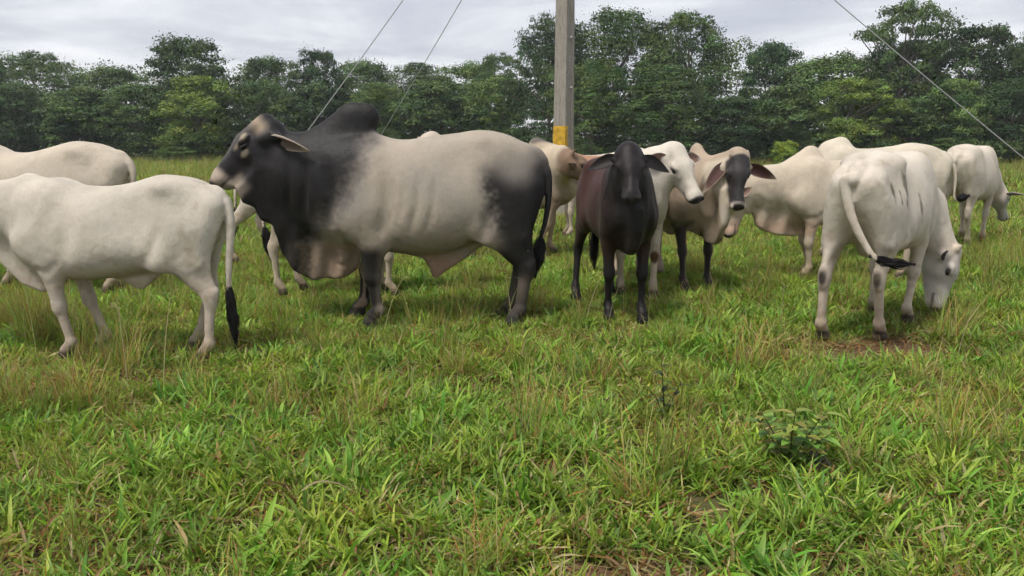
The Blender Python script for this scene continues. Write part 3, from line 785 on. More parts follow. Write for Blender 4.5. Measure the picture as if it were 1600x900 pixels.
# --- tan cow and red-and-white cow beyond the bull's rump
fr = Frame(ground_at(812, 10.0), .05, 1.06)
def tan_coat(v, hl, ih, J, P):
    c = coat_white((.60, .51, .40), (.38, .32, .26), .4, .3, legs=(.42, .32, .23), seed=21)(v, hl, ih * 0, J, P)
    c = mixc_(c, (.10, .09, .085), sstep(1.30, 1.36, v[:, 2] + .06 * (vnoise(v, 8, 3) - .5)) * (v[:, 0] < .62) * .9)
    c = mixc_(c, (.16, .09, .06), np.exp(-(((v[:, 0] - .46) / .16) ** 2 + ((v[:, 2] - .62) / .20) ** 2)) * .75)
    c = mixc_(c, (.15, .085, .05), np.clip(ih + sstep(.24, .12, np.linalg.norm(hl - np.array((.06, 0, -.05)), axis=1)), 0, 1) * .85)
    return head_marks(c, hl, ih)
pl = fr.pt(891, 238, 9.5)
build_cattle('cow', 'tan cow with dark-tipped ears looking away, between the bull\'s rump and the dark cow', HERD, 'cow', fr.loc, fr.a, fr.s, dict(
    h=.018, poll=pl, fwd=fr.d((.80, .25, -.54)), up=fr.d((.5, 0, .86)), coat=tan_coat, ear_out=(.12, .08, .06), ear_in=(.22, .14, .08), ear_edge=(.02, .018, .018), horn=(-.01, .03, .06),
    hump=(V(.36, 0, 1.20), V(.20, 0, 1.30), .12, .10, .6), legs=dict(fr=dict(dx=-.20), fl=dict(dx=-.05)), neck_r=(.27, .20, .11), ear_r=dict(L=.21, W=.055, d=(-.35, 1, .15), open=(-.2, 0, -.9), droop=.1), ear_l=dict(L=.2, W=.05),
    tail=[V(-.72, 0, 1.22), V(-.82, 0, 1.0), V(-.82, 0, .7)]))
fr = Frame(ground_at(932, 12.0), PI + .1, 1.0)
def red_coat(v, hl, ih, J, P):
    c = coat_white((.68, .62, .55), greyness=.15, seed=25)(v, hl, ih, J, P)
    return mixc_(c, (.33, .15, .08), sstep(.50, .60, vnoise(v, 3.0, 31)) * .85 * sstep(.6, .8, v[:, 2]))
build_cattle('cow', 'red and white cow farthest back, its topline showing behind the dark cow\'s ear', HERD, 'cow', fr.loc, fr.a, fr.s, dict(
    h=.022, poll=(.98, .0, 1.18), fwd=(.6, 0, -.8), up=(.8, 0, .6), coat=red_coat, ear_out=(.4, .3, .22), tail=[V(-.72, 0, 1.22), V(-.82, 0, 1.0), V(-.82, 0, .6)]))

# --- dark cow facing the camera
def dark_coat(v, hl, ih, J, P):
    n = vnoise(v, 4, 41); x, z = v[:, 0], v[:, 2]
    c = np.tile(np.array((.0115, .0095, .0095))[None], (len(v), 1))
    c = mixc_(c, (.095, .026, .015), sstep(.55, .05, x + (n - .5) * .3) * sstep(.60, .95, z) * sstep(1.36, 1.20, z) * (.45 + .55 * vnoise(v * np.array((6, 6, 1.5)), 1.5, 4)))
    c = mixc_(c, (.050, .018, .012), sstep(.34, .0, x) * sstep(.9, .6, z) * sstep(.45, .6, z) * .6)
    c = mixc_(c, (.016, .012, .012), ih * sstep(-.03, .01, hl[:, 2]) * .7)
    c = mixc_(c, (.035, .014, .010), sstep(.75, .30, x) * sstep(.5, .8, z) * .6 * (1 - ih))
    c = mixc_(c, (.045, .022, .015), np.exp(-(((x - .40) / .3) ** 2 + ((z - .62) / .12) ** 2)) * .6)
    return head_marks(c, hl, ih, (.030, .026, .026), .3)
fr = Frame((.86, 6.60, 0), math.radians(-84), 1.0)
pl = fr.pt(984, 231, 5.96)
DARK = dict(h=.0115, torso=[(a, b, c + .02, w * .84, e) for a, b, c, w, e in COW_TORSO], poll=pl, fwd=fr.d((-.03, -.66, -.75)), up=fr.d((0, -.75, .66)), hs=.88, coat=dark_coat, ear_out=(.022, .019, .019), ear_in=(.012, .009, .009), wide=1.12, bones=1.5,
    neck_r=(.25, .19, .13), neck_mid=(.02, 0, -.02), neck_s=[.66, .70, .80], hump=(V(.50, 0, 1.19), V(.44, 0, 1.26), .10, .075, .6),
    ear=dict(L=.245, W=.06, d=(.16, 1, -.15), open=(.35, .1, .85), droop=.14, root=(.06, .095, -.08)), legs=dict(fl=dict(dx=.05, w=.125), fr=dict(dx=-.08, w=.125), hr=dict(dx=.12, dy=-.09), hl=dict(dx=-.1)),
    sheets=[dict(poly=[(.74, .92), (.74, .76), (.72, .68), (.66, .60), (.56, .56), (.45, .57), (.42, .7), (.6, .9)], t=.035, k=.09)],
    tail=[V(-.72, 0, 1.22), V(-.80, 0, 1.10), V(-.82, 0, .85), V(-.80, 0, .6)], switch=(V(-.80, 0, .64), V(-.78, 0, .25)))
build_cattle('cow', 'black cow with a reddish flank, facing the camera beside the white-headed cow', HERD, 'cow', fr.loc, fr.a, fr.s, DARK)

# --- white cow looking over the dark cow's shoulder
fr = Frame((1.20, 7.70, 0), math.radians(-94), 1.06)
pl = fr.pt(1056, 229, 7.0)
def knee_coat(v, hl, ih, J, P):
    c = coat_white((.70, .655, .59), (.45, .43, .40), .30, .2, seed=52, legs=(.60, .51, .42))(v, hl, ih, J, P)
    d = np.linalg.norm((v - J['fl']['kn'] - V(.04, 0, -.03)) / V(.05, .04, .06), axis=1)
    return mixc_(c, (.12, .06, .03), sstep(1.2, .7, d))
build_cattle('cow', 'white cow with black nose looking over the black cow\'s shoulder', HERD, 'cow', fr.loc, fr.a, fr.s, dict(
    h=.013, poll=pl, fwd=fr.d((.36, -.46, -.81)), up=fr.d((.30, -.80, .50)), hs=.98, coat=knee_coat, ear_out=(.66, .61, .55), ear_in=(.22, .13, .10), ear_edge=(.62, .56, .5),
    neck_r=(.25, .18, .125), neck_mid=(.02, 0, -.02), legs=dict(fl=dict(dx=.05, w=.14), fr=dict(dx=-.1)),
    ear_r=dict(L=.27, W=.066, d=(-.10, 1, .02), open=(.55, .1, .75), droop=.05, root=(.05, .095, -.08)), ear_l=dict(L=.25, W=.062, d=(.0, 1, -.1), open=(.35, .2, .9), droop=.05),
    sheets=[dict(poly=[(.92, 1.0), (.88, .80), (.80, .62), (.66, .52), (.52, .52), (.45, .7), (.7, 1.0)], t=.028, k=.08, fold=lambda a, b: .02 * np.sin(a * 30))],
    tail=[V(-.72, 0, 1.22), V(-.82, 0, 1.0), V(-.82, 0, .6)]))

# --- tan-grey cow with the dark face
def mask_coat(v, hl, ih, J, P):
    n = vnoise(v, 5, 61); x, z = v[:, 0], v[:, 2]
    c = np.tile(np.array((.34, .265, .195))[None], (len(v), 1))
    c = mixc_(c, (.20, .16, .125), np.clip((n - .4) * 1.8, 0, 1) * .6)
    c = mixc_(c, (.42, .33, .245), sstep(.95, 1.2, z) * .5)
    for k in ('fl', 'fr'):
        j = J[k]; m = sstep(.74, .60, z + (n - .5) * .1) * (np.linalg.norm(v[:, :2] - j['kn'][:2], axis=1) < .16)
        c = mixc_(c, (.40, .31, .24), m)
        c = mixc_(c, (.011, .010, .0105), m * sstep(-.03, .025, (v[:, 1] - j['kn'][1]) * (-1) + .2 * (x - j['kn'][0]) + .015) * .96)
        c = mixc_(c, (.02, .018, .018), sstep(.12, .06, z) * (np.linalg.norm(v[:, :2] - j['ho'][:2], axis=1) < .12))
    hx, hy, hz = hl[:, 0], np.abs(hl[:, 1]), hl[:, 2]
    c = mixc_(c, (.54, .46, .36), ih)
    face = np.maximum(ih, (hx > -.05) * (hz > -.05)) * sstep(.0, .03, hx - .55 * np.maximum(hy - .045, 0)) * sstep(-.14, -.09, hz) * sstep(.125, .10, hy)
    c = mixc_(c, (.022, .020, .023), face * .97)
    c = mixc_(c, (.04, .037, .041), face * np.exp(-(hy / .03) ** 2) * .5)
    c = mixc_(c, (.55, .48, .42), ih * sstep(.455, .47, hx) * sstep(.045, .055, hy) * .9)
    c = mixc_(c, (.55, .48, .42), ih * sstep(.44, .455, hx) * sstep(.478, .468, hx) * .5)
    return head_marks(c, hl, ih * (hy < .05), (.030, .022, .022), .3)
fr = Frame((1.66, 7.98, 0), math.radians(-76), 1.0)
pl = fr.pt(1156, 240, 7.12)
build_cattle('cow', 'tan cow with black face mask and black front legs, long drooping ears, facing the camera', HERD, 'cow', fr.loc, fr.a, fr.s, dict(
    h=.012, poll=pl, fwd=fr.d((-.05, -.36, -.93)), up=fr.d((0, -.93, .36)), hs=.98, wide=.94, coat=mask_coat, ear_out=(.40, .33, .26), ear_in=(.085, .040, .034), ear_edge=(.30, .24, .19), horn=(-.03, .0, .02),
    neck_r=(.25, .19, .125), neck_mid=(.03, .0, -.03), hump=(V(.48, .0, 1.20), V(.40, .0, 1.32), .11, .09, .62),
    ear_l=dict(L=.34, W=.068, d=(.20, 1, -.18), open=(.45, .1, .75), droop=.10), ear_r=dict(L=.31, W=.068, d=(.70, .75, -.1), open=(.0, .4, .85), droop=.22),
    legs=dict(fl=dict(dx=.03, w=.14), fr=dict(dx=.06, w=.14), hr=dict(dx=.05), hl=dict(dx=-.05)),
    sheets=[dict(poly=[(.95, 1.0), (.92, .80), (.88, .66), (.80, .54), (.70, .47), (.58, .50), (.45, .55), (.42, .7), (.7, 1.0)], t=.035, k=.09, yaw=.10, fold=lambda a, b: .02 * np.sin(a * 28))],
    cones=[(V(.005, 0, 0) + pl.astype(np.float32), pl.astype(np.float32) + V(0, 0, .035), .03, .018, .03)],
    ells=[(V(-.10, 0, .56), (.15, .07, .08), .06)], tail=[V(-.72, 0, 1.22), V(-.82, 0, 1.0), V(-.80, .02, .7)], switch=(V(-.80, 0, .72), V(-.78, 0, .42))))

# --- big white one with lowered neck behind the masked cow
fr = Frame(ground_at(1311, 8.3), PI + .05, 1.0)
pl = fr.pt(1136, 290, 8.25)
build_cattle('cow', 'cream cow with heavy pink dewlap, head lowered behind the masked cow', HERD, 'cow', fr.loc, fr.a, fr.s, dict(
    h=.014, poll=pl, fwd=(.10, .05, -1), up=(1, 0, .10), hs=1.05, coat=coat_white((.66, .58, .48), (.44, .40, .34), .25, .9, seed=71, legs=(.50, .42, .34)), ear_out=(.48, .40, .31), ear=dict(L=.16, W=.05, d=(-.6, .5, -.5), open=(.2, .8, .3), droop=.1),
    hump=(V(.52, 0, 1.14), V(.40, 0, 1.285), .12, .10, .58), neck_r=(.27, .20, .15), neck_mid=(.05, 0, .0), bones=1.3,
    sheets=[dict(poly=[(1.10, .80), (1.02, .68), (.98, .70), (.94, .55), (.86, .50), (.72, .46), (.55, .44), (.42, .46), (.40, .62), (.5, .9), (1.0, 1.0)], t=.035, k=.08, fold=lambda a, b: .022 * np.sin(a * 26 + b * 6))],
    creases=[([(.98, .13, 1.0), (.80, .17, .85), (.60, .20, .72)], .03, .020), ([(1.0, .11, .88), (.85, .13, .76), (.70, .14, .64)], .025, .014)],
    legs=dict(fl=dict(dx=-.02), fr=dict(dx=-.14)), tail=[V(-.72, 0, 1.22), V(-.82, 0, 1.0), V(-.82, 0, .6)]))
# --- another one behind it
fr = Frame(ground_at(1356, 9.7), PI - .05, 1.09)
build_cattle('cow', 'ivory cow farther back, its hump and rump rising over the grazing cow\'s back', HERD, 'cow', fr.loc, fr.a, fr.s, dict(
    h=.018, poll=(1.10, .0, .86), fwd=(.2, 0, -1), up=(1, 0, .2), coat=coat_white((.70, .64, .54), (.5, .46, .40), .2, .2, seed=77), ear_out=(.6, .52, .43), bones=1.2,
    hump=(V(.50, 0, 1.20), V(.40, 0, 1.265), .13, .10, .62), tail=[V(-.69, 0, 1.175), V(-.79, .02, 1.13), V(-.845, .04, 1.0), V(-.86, .05, .85), V(-.86, .06, .70), V(-.90, .06, .66)], tail_g=.72, switch=(V(-.88, .06, .675), V(-1.02, .07, .72), .03)))

# --- grazing cow seen from behind
fr = Frame((2.82, 5.95, 0), math.radians(50), 1.05)
pl = fr.w((3.68, 6.46, .55))
def rear_coat(v, hl, ih, J, P):
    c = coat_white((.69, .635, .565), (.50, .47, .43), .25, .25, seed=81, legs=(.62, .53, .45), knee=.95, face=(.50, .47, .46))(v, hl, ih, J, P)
    # mud smears on the right flank
    for q, r in (((-.44, -.20, 1.06), (.045, .12, .09)), ((-.36, -.25, 1.12), (.07, .12, .035)), ((-.26, -.25, 1.10), (.045, .12, .06)), ((-.62, -.18, 1.04), (.022, .12, .07)), ((-.53, -.2, .98), (.014, .12, .05)), ((-.46, -.2, .95), (.016, .12, .04)), ((-.10, -.28, .92), (.022, .12, .09))):
        d = np.linalg.norm((v - np.array(q)) / np.array(r), axis=1)
        c = mixc_(c, (.12, .10, .07), sstep(1.2, .55, d + (vnoise(v, 26, 7) - .5) * 1.1) * .85)
    d = np.linalg.norm((v - np.array((-.28, -.26, 1.10))) / np.array((.17, .14, .12)), axis=1)
    c = mixc_(c, (.42, .38, .28), sstep(1.1, .3, d) * .6)
    # browner between the thighs
    c = mixc_(c, (.40, .31, .23), np.exp(-((v[:, 1] / .09) ** 2 + ((v[:, 2] - .74) / .2) ** 2)) * (v[:, 0] < -.5) * .6)
    return c
tl = [V(-.68, 0, 1.175), V(-.78, .005, 1.11)] + [fr.pt(*q).astype(np.float32) for q in ((1321, 285, 5.34), (1328, 330, 5.31), (1342, 365, 5.28), (1358, 393, 5.25), (1368, 404, 5.23))]
build_cattle('cow', 'white cow grazing with its rump to the camera, mud smears on its hip', HERD, 'cow', fr.loc, fr.a, fr.s, dict(
    h=.0115, lo=(-1.05, -.72, -.02), hi=(1.35, .6, 1.5), poll=pl, fwd=fr.d((-.12, -.08, -1)), up=fr.d((.93, -.36, -.12)), hs=1.0, coat=rear_coat, ear_out=(.05, .045, .045), ear_in=(.05, .04, .04), ear_edge=(.03, .03, .03),
    neck_r=(.26, .20, .13), neck_mid=(.10, .03, .06), ear=dict(L=.17, W=.045, d=(-.25, 1, .15), open=(.2, .2, .8), droop=0), horn=(-.03, .02, .02), bones=2.0,
    legs=dict(hl=dict(dx=-.04, dy=.03, w=.15), hr=dict(dx=.20, dy=.02, w=.15), fl=dict(dx=-.03), fr=dict(dx=-.17)),
    ells=[(V(-.28, 0, .62), (.13, .09, .07), .05)], tail=tl, tail_g=1.05,
    switch=(fr.pt(1364, 402, 5.23), fr.pt(1426, 412, 5.20), .020, (0, 0, -.018))))

# --- the rightmost cow, walking away
fr = Frame((6.40, 11.10, 0), math.radians(48), 1.08)
pl = np.array((1.02, -.16, .72))
build_cattle('cow', 'small white cow walking away at the far right with its head down', HERD, 'cow', fr.loc, fr.a, fr.s, dict(
    h=.018, lo=(-1.15, -.8, -.02), poll=pl, fwd=(.5, -.1, -.85), up=(.85, 0, .5), coat=coat_white((.68, .62, .54), greyness=.2, seed=91, face=(.40, .38, .38)), ear_out=(.22, .21, .21), ear_in=(.2, .15, .13), ear=dict(L=.24, W=.08, d=(-.1, 1, .1), open=(-.7, 0, .4), droop=.05), bones=1.1,
    legs=dict(hl=dict(dx=-.12), hr=dict(dx=.16), fl=dict(dx=.1), fr=dict(dx=-.08)), tail=[V(-.69, 0, 1.175), V(-.79, .02, 1.10), V(-.83, .08, .95), V(-.82, .14, .72), V(-.82, .17, .58)], switch=(V(-.82, .165, .62), V(-.84, .20, .32), .03)))
# ------------------------------------------------------------------ ground
RNG = np.random.default_rng(7)
def ground_xy(px, py):
    u, v = (px - 800) / 1230.0, (450 - py) / 1230.0
    r = (u, _c + v * _s, -_s + v * _c); t = -CAM_H / r[2]
    return r[0] * t, r[1] * t
# bare soil where the cattle trample: photograph position, radii in metres
SOIL = []
for px, py, rx, ry, st in ((1295, 548, .75, .42, 1.0), (1400, 540, .65, .34, 1.0), (955, 888, .30, .14, .95), (880, 752, .20, .18, .7), (430, 800, .28, .16, .55), (30, 880, .30, .2, .6), (200, 590, .5, .25, .55), (300, 585, .35, .2, .6),
                           (640, 520, .35, .25, .35), (780, 560, .35, .2, .35), (1120, 520, .5, .2, .6), (960, 520, .4, .2, .45), (1000, 770, .3, .15, .45), (130, 800, .3, .2, .45), (600, 850, .25, .15, .4), (1180, 760, .25, .15, .45), (1330, 735, .2, .1, .5)):
    x, y = ground_xy(px, py); SOIL.append((x, y, rx, ry, st))
def soil_at(x, y):
    p = np.stack([x, y, 0 * x], 1); n = vnoise(p, 6.0, 3) * .6 + vnoise(p, 17.0, 5) * .4
    m = np.zeros(len(x))
    for sx, sy, rx, ry, st in SOIL:
        d = np.sqrt(((x - sx) / rx) ** 2 + ((y - sy) / ry) ** 2)
        m = np.maximum(m, st * sstep(1.25, .45, d + (n - .5) * 1.3))
    return m
def ground_z(x, y):
    p = np.stack([x, y, 0 * x], 1)
    near = sstep(30, 14, y)
    return ((vnoise(p, .9, 11) - .5) * .05 + (vnoise(p, 3.1, 12) - .5) * .03) * near - .012

def make_ground():
    ys = np.concatenate([np.arange(-6, 1.2, .6), np.arange(1.2, 9, .055), np.geomspace(9, 1500, 70)])
    us = np.concatenate([-np.geomspace(9, 1.0, 14), np.linspace(-.95, .95, 150), np.geomspace(1.0, 9, 14)])
    X = us[None, :] * np.maximum(np.abs(ys)[:, None], 4.0); Y = np.repeat(ys[:, None], len(us), 1)
    x, y = X.ravel(), Y.ravel(); z = ground_z(x, y)
    s = soil_at(x, y)
    z = z - .012 * s + s * (vnoise(np.stack([x, y, 0 * x], 1), 24, 2) - .5) * .03
    nx = len(us)
    i = np.arange(len(ys) - 1)[:, None] * nx + np.arange(nx - 1)[None, :]
    F = np.stack([i, i + 1, i + nx + 1, i + nx], -1).reshape(-1, 4)
    m, t, p, N, L = new_mat('pasture_soil')
    at_ = N('ShaderNodeAttribute'); at_.attribute_name = 'soil'
    geo = N('ShaderNodeNewGeometry')
    n = N('ShaderNodeTexNoise'); n.inputs['Scale'].default_value = 7; n.inputs['Detail'].default_value = 8; n.inputs['Roughness'].default_value = .65; L(geo.outputs['Position'], n.inputs['Vector'])
    r = N('ShaderNodeValToRGB'); el = r.color_ramp.elements
    el[0].position = .30; el[0].color = (.045, .040, .018, 1); el[1].position = .72; el[1].color = (.19, .135, .065, 1)
    e = el.new(.48); e.color = (.075, .080, .026, 1); e = el.new(.60); e.color = (.115, .085, .042, 1)
    L(n.outputs['Fac'], r.inputs[0])
    n2 = N('ShaderNodeTexNoise'); n2.inputs['Scale'].default_value = 34; n2.inputs['Detail'].default_value = 6; L(geo.outputs['Position'], n2.inputs['Vector'])
    r2 = N('ShaderNodeValToRGB'); r2.color_ramp.elements[0].position = .3; r2.color_ramp.elements[0].color = (.075, .042, .026, 1); r2.color_ramp.elements[1].position = .75; r2.color_ramp.elements[1].color = (.22, .135, .085, 1)
    L(n2.outputs['Fac'], r2.inputs[0])
    mx = N('ShaderNodeMixRGB'); L(at_.outputs['Fac'], mx.inputs[0]); L(r.outputs[0], mx.inputs[1]); L(r2.outputs[0], mx.inputs[2])
    # far off the sward closes and the ground reads green
    sp = N('ShaderNodeSeparateXYZ'); L(geo.outputs['Position'], sp.inputs[0])
    mr = N('ShaderNodeMapRange'); mr.inputs[1].default_value = 9; mr.inputs[2].default_value = 26; L(sp.outputs['Y'], mr.inputs[0])
    n3 = N('ShaderNodeTexNoise'); n3.inputs['Scale'].default_value = .35; n3.inputs['Detail'].default_value = 6; L(geo.outputs['Position'], n3.inputs['Vector'])
    r3 = N('ShaderNodeValToRGB'); r3.color_ramp.elements[0].position = .35; r3.color_ramp.elements[0].color = (.085, .125, .030, 1); r3.color_ramp.elements[1].position = .7; r3.color_ramp.elements[1].color = (.17, .20, .06, 1)
    L(n3.outputs['Fac'], r3.inputs[0])
    mx2 = N('ShaderNodeMixRGB'); L(mr.outputs[0], mx2.inputs[0]); L(mx.outputs[0], mx2.inputs[1]); L(r3.outputs[0], mx2.inputs[2])
    L(mx2.outputs[0], p.inputs['Base Color']); p.inputs['Roughness'].default_value = .95; p.inputs['Specular IOR Level'].default_value = .15
    b = N('ShaderNodeBump'); b.inputs['Strength'].default_value = .8; b.inputs['Distance'].default_value = .02; L(n2.outputs['Fac'], b.inputs['Height']); L(b.outputs[0], p.inputs['Normal'])
    o = mesh_obj('ground', np.stack([x, y, z], 1), F, m, colors=np.repeat(s[:, None], 3, 1), attr='soil')
    tag(o, kind='structure')
make_ground()

# ------------------------------------------------------------------ trees of the forest edge
def leaf_material():
    m, t, p, N, L = new_mat('tree_leaves')
    a = N('ShaderNodeAttribute'); a.attribute_name = 'tint'
    oi = N('ShaderNodeObjectInfo')
    mx = N('ShaderNodeMixRGB'); mx.blend_type = 'MULTIPLY'; mx.inputs[0].default_value = 1; L(a.outputs['Color'], mx.inputs[1]); L(oi.outputs['Color'], mx.inputs[2])
    L(mx.outputs[0], p.inputs['Base Color']); p.inputs['Roughness'].default_value = .6; p.inputs['Specular IOR Level'].default_value = .25
    tr = N('ShaderNodeBsdfTranslucent'); L(mx.outputs[0], tr.inputs['Color'])
    ms = N('ShaderNodeMixShader'); ms.inputs[0].default_value = .22
    L(p.outputs[0], ms.inputs[1]); L(tr.outputs[0], ms.inputs[2]); L(ms.outputs[0], t.nodes['Material Output'].inputs['Surface'])
    return m
MAT_LEAF = leaf_material()
def bark_material():
    m, t, p, N, L = new_mat('bark')
    tc = N('ShaderNodeTexCoord'); mp = N('ShaderNodeMapping'); mp.inputs['Scale'].default_value = (40, 40, 8); L(tc.outputs['Object'], mp.inputs[0])
    n = N('ShaderNodeTexNoise'); n.inputs['Detail'].default_value = 6; L(mp.outputs[0], n.inputs['Vector'])
    r = N('ShaderNodeValToRGB'); r.color_ramp.elements[0].color = (.05, .04, .032, 1); r.color_ramp.elements[1].color = (.20, .17, .14, 1); L(n.outputs['Fac'], r.inputs[0])
    L(r.outputs[0], p.inputs['Base Color']); p.inputs['Roughness'].default_value = .9
    return m
MAT_BARK = bark_material()

def tube(pts, rad, n=7):
    pts = np.asarray(pts, dtype=float); vs, F = [], []
    for i, c in enumerate(pts):
        d = unit(pts[min(i + 1, len(pts) - 1)] - pts[max(i - 1, 0)])
        e1 = unit(np.cross(d, (.37, .83, .21))); e2 = np.cross(d, e1)
        for k in range(n):
            a = 2 * math.pi * k / n; vs.append(c + rad[i] * (e1 * math.cos(a) + e2 * math.sin(a)))
    for i in range(len(pts) - 1):
        for k in range(n):
            F.append([i * n + k, i * n + (k + 1) % n, (i + 1) * n + (k + 1) % n, (i + 1) * n + k])
    return np.array(vs), np.array(F)
def join(parts):
    vs, Fs, n = [], [], 0
    for v, F in parts: vs.append(v); Fs.append(F + n); n += len(v)
    return np.concatenate(vs), np.concatenate(Fs)

def leaf_cards(c, nrm, size, rng, aspect=.55):
    """one folded leaf spray per point: a rhombus of two triangles with a bend"""
    n = len(c)
    r = rng.normal(size=(n, 3)); t1 = r - nrm * (r * nrm).sum(1)[:, None]; t1 /= np.linalg.norm(t1, axis=1)[:, None] + 1e-9
    t2 = np.cross(nrm, t1)
    L = size[:, None]; w = L * aspect
    v = np.stack([c - t1 * L * .5, c + t2 * w * .5 - nrm * L * .10, c + t1 * L * .5 - nrm * L * .18, c - t2 * w * .5 - nrm * L * .10], 1)
    F = (np.arange(n)[:, None] * 4 + np.arange(4)[None]).astype(np.int32)
    return v.reshape(-1, 3), F

def tree_proto(kind, seed):
    """unit tree: height 1, crown about 1 wide; returns trunk mesh data and crown mesh data"""
    rng = np.random.default_rng(seed)
    par = dict(dome=(130, 370, (.045, .13), .07, .0205), tall=(130, 350, (.04, .115), .12, .0205), feather=(160, 350, (.035, .10), .06, .0185), airy=(95, 320, (.035, .085), .34, .019), bush=(95, 370, (.055, .14), .02, .028))[kind]
    NL, per, (r0, r1), low, ls = par
    lobes = []
    tries = 0
    ph = rng.uniform(0, 6.28, 4)
    while len(lobes) < NL and tries < 9000:
        tries += 1
        t = rng.uniform(low, .98); a = rng.uniform(0, 2 * math.pi)
        mid = .56 if kind in ('dome', 'feather', 'bush') else .66
        up = (t - mid) / ((1 - mid) if t > mid else (mid - low + .12))
        env = .5 * math.sqrt(max(0, 1 - abs(up) ** (1.55 if up > 0 else 2.4)))
        env *= .82 + .22 * math.sin(2 * a + ph[0]) * math.sin(4 * t + ph[1]) + .15 * math.sin(3 * a + ph[2] + 5 * t)
        rr = rng.uniform(r0, r1)
        k = rng.uniform(.35, 1.0) ** .6
        rad = max(env - rr * .7, 0) * k
        p = np.array((rad * math.cos(a), rad * math.sin(a), t - (rr * .8 if t > .9 else 0)))
        if all(np.linalg.norm(p - q) > (r + rr) * (.40 if kind != 'airy' else .52) for q, r in lobes): lobes.append((p, rr))
    cs, ns, sz, tint = [], [], [], []
    for p, rr in lobes:
        m = int(per * (rr / r1) ** 1.3 * (1.25 if kind != 'airy' else 1.0)) + 25
        d = rng.normal(size=(m, 3)); d /= np.linalg.norm(d, axis=1)[:, None]
        d[:, 2] = np.where(d[:, 2] < -.35, -d[:, 2] * .6, d[:, 2]); d /= np.linalg.norm(d, axis=1)[:, None]
        rad = rr * (rng.uniform(.25, 1.0, m) ** .45) * (1 + .25 * np.sin(d[:, 0] * 6 + p[0] * 40) * np.sin(d[:, 1] * 5 + p[2] * 30))
        # a few twigs poke out
        poke = rng.random(m) < .16; rad = np.where(poke, rad * rng.uniform(1.1, 1.6, m), rad)
        c = p + d * rad[:, None] * np.array((1.12, 1.12, .78))
        if kind == 'feather': c[:, 2] -= .35 * np.clip(rad / rr, 0, 1.2) ** 2 * rr * (d[:, 2] < .5)
        nn = d * .75 + np.array((0, 0, .55)) + rng.normal(size=(m, 3)) * .55
        nn /= np.linalg.norm(nn, axis=1)[:, None]
        hue = rng.normal(0, 1)
        base = np.array((.084, .136, .045)) * (1 + .24 * hue) + np.array((.010, .006, 0)) * rng.normal(0, 1)
        tn = base[None] * (1 + rng.normal(0, .22, m))[:, None]
        yl = rng.random(m) < .06; tn[yl] = tn[yl] * np.array((1.7, 1.35, 1.0))
        cs.append(c); ns.append(nn); sz.append(ls * rng.uniform(.6, 1.35, m)); tint.append(np.clip(tn, .01, .3))
    c = np.concatenate(cs); nn = np.concatenate(ns); s = np.concatenate(sz); tn = np.concatenate(tint)
    ok = c[:, 2] > .005; c, nn, s, tn = c[ok], nn[ok], s[ok], tn[ok]
    cv, cF = leaf_cards(c, nn, s, rng, .55 if kind != 'feather' else .42)
    ct = np.repeat(tn, 4, 0)
    # trunk and limbs
    bend = rng.normal(0, .03, 2); H = .62 if kind != 'bush' else .35
    tp = [np.array((bend[0] * math.sin(u * 3), bend[1] * math.sin(u * 2.3), -.01 + H * u)) for u in np.linspace(0, 1, 7)]
    parts = [tube(tp, np.linspace(.024, .009, 7) * (1.0 if kind != 'bush' else .6))]
    order = rng.permutation(len(lobes))[:18]
    for i in order:
        p, rr = lobes[i]; u = np.clip(p[2] / H * rng.uniform(.45, .75), .15, .95); k = u * 6; j = min(int(k), 5)
        a = tp[j] * (1 - (k - j)) + tp[j + 1] * (k - j)
        mid = (a + p) / 2 + np.array((*(rng.normal(0, .02, 2)), -.02 + .03 * rng.random()))
        parts.append(tube([a, mid, p], [.010, .007, .003], 5))
    return join(parts), (cv, cF, ct)

PROTO = {}
def proto(kind, var):
    key = (kind, var)
    if key not in PROTO:
        (tv, tF), (cv, cF, ct) = tree_proto(kind, 100 + 13 * var + len(kind) * 7 + ord(kind[0]))
        t = mesh_obj('trunk', tv, tF, MAT_BARK); c = mesh_obj('crown', cv, cF, MAT_LEAF, colors=ct, smooth=False)
        PROTO[key] = [t.data, c.data]
        bpy.data.objects.remove(t); bpy.data.objects.remove(c)
    return PROTO[key]

def tree(name, label, cat, group, kind, var, px, ytop, wpx, Y, tone, rot):
    tm, cm = proto(kind, var)
    top = at(px, ytop, Y); Hh = top[2] * 1.03; Wd = wpx / 1230.0 * Y * 1.12
    e = bpy.data.objects.new(name, None); COL.objects.link(e); e.empty_display_size = .5
    e.location = (top[0], Y, 0); e.rotation_euler = (0, 0, rot); e.scale = (Wd, Wd * .9, Hh)
    tag(e, label, cat, group)
    for nm, me in (('trunk', tm), ('crown', cm)):
        o = bpy.data.objects.new(nm, me); COL.objects.link(o); o.parent = e
        if nm == 'crown': o.color = (*tone, 1)
    return e

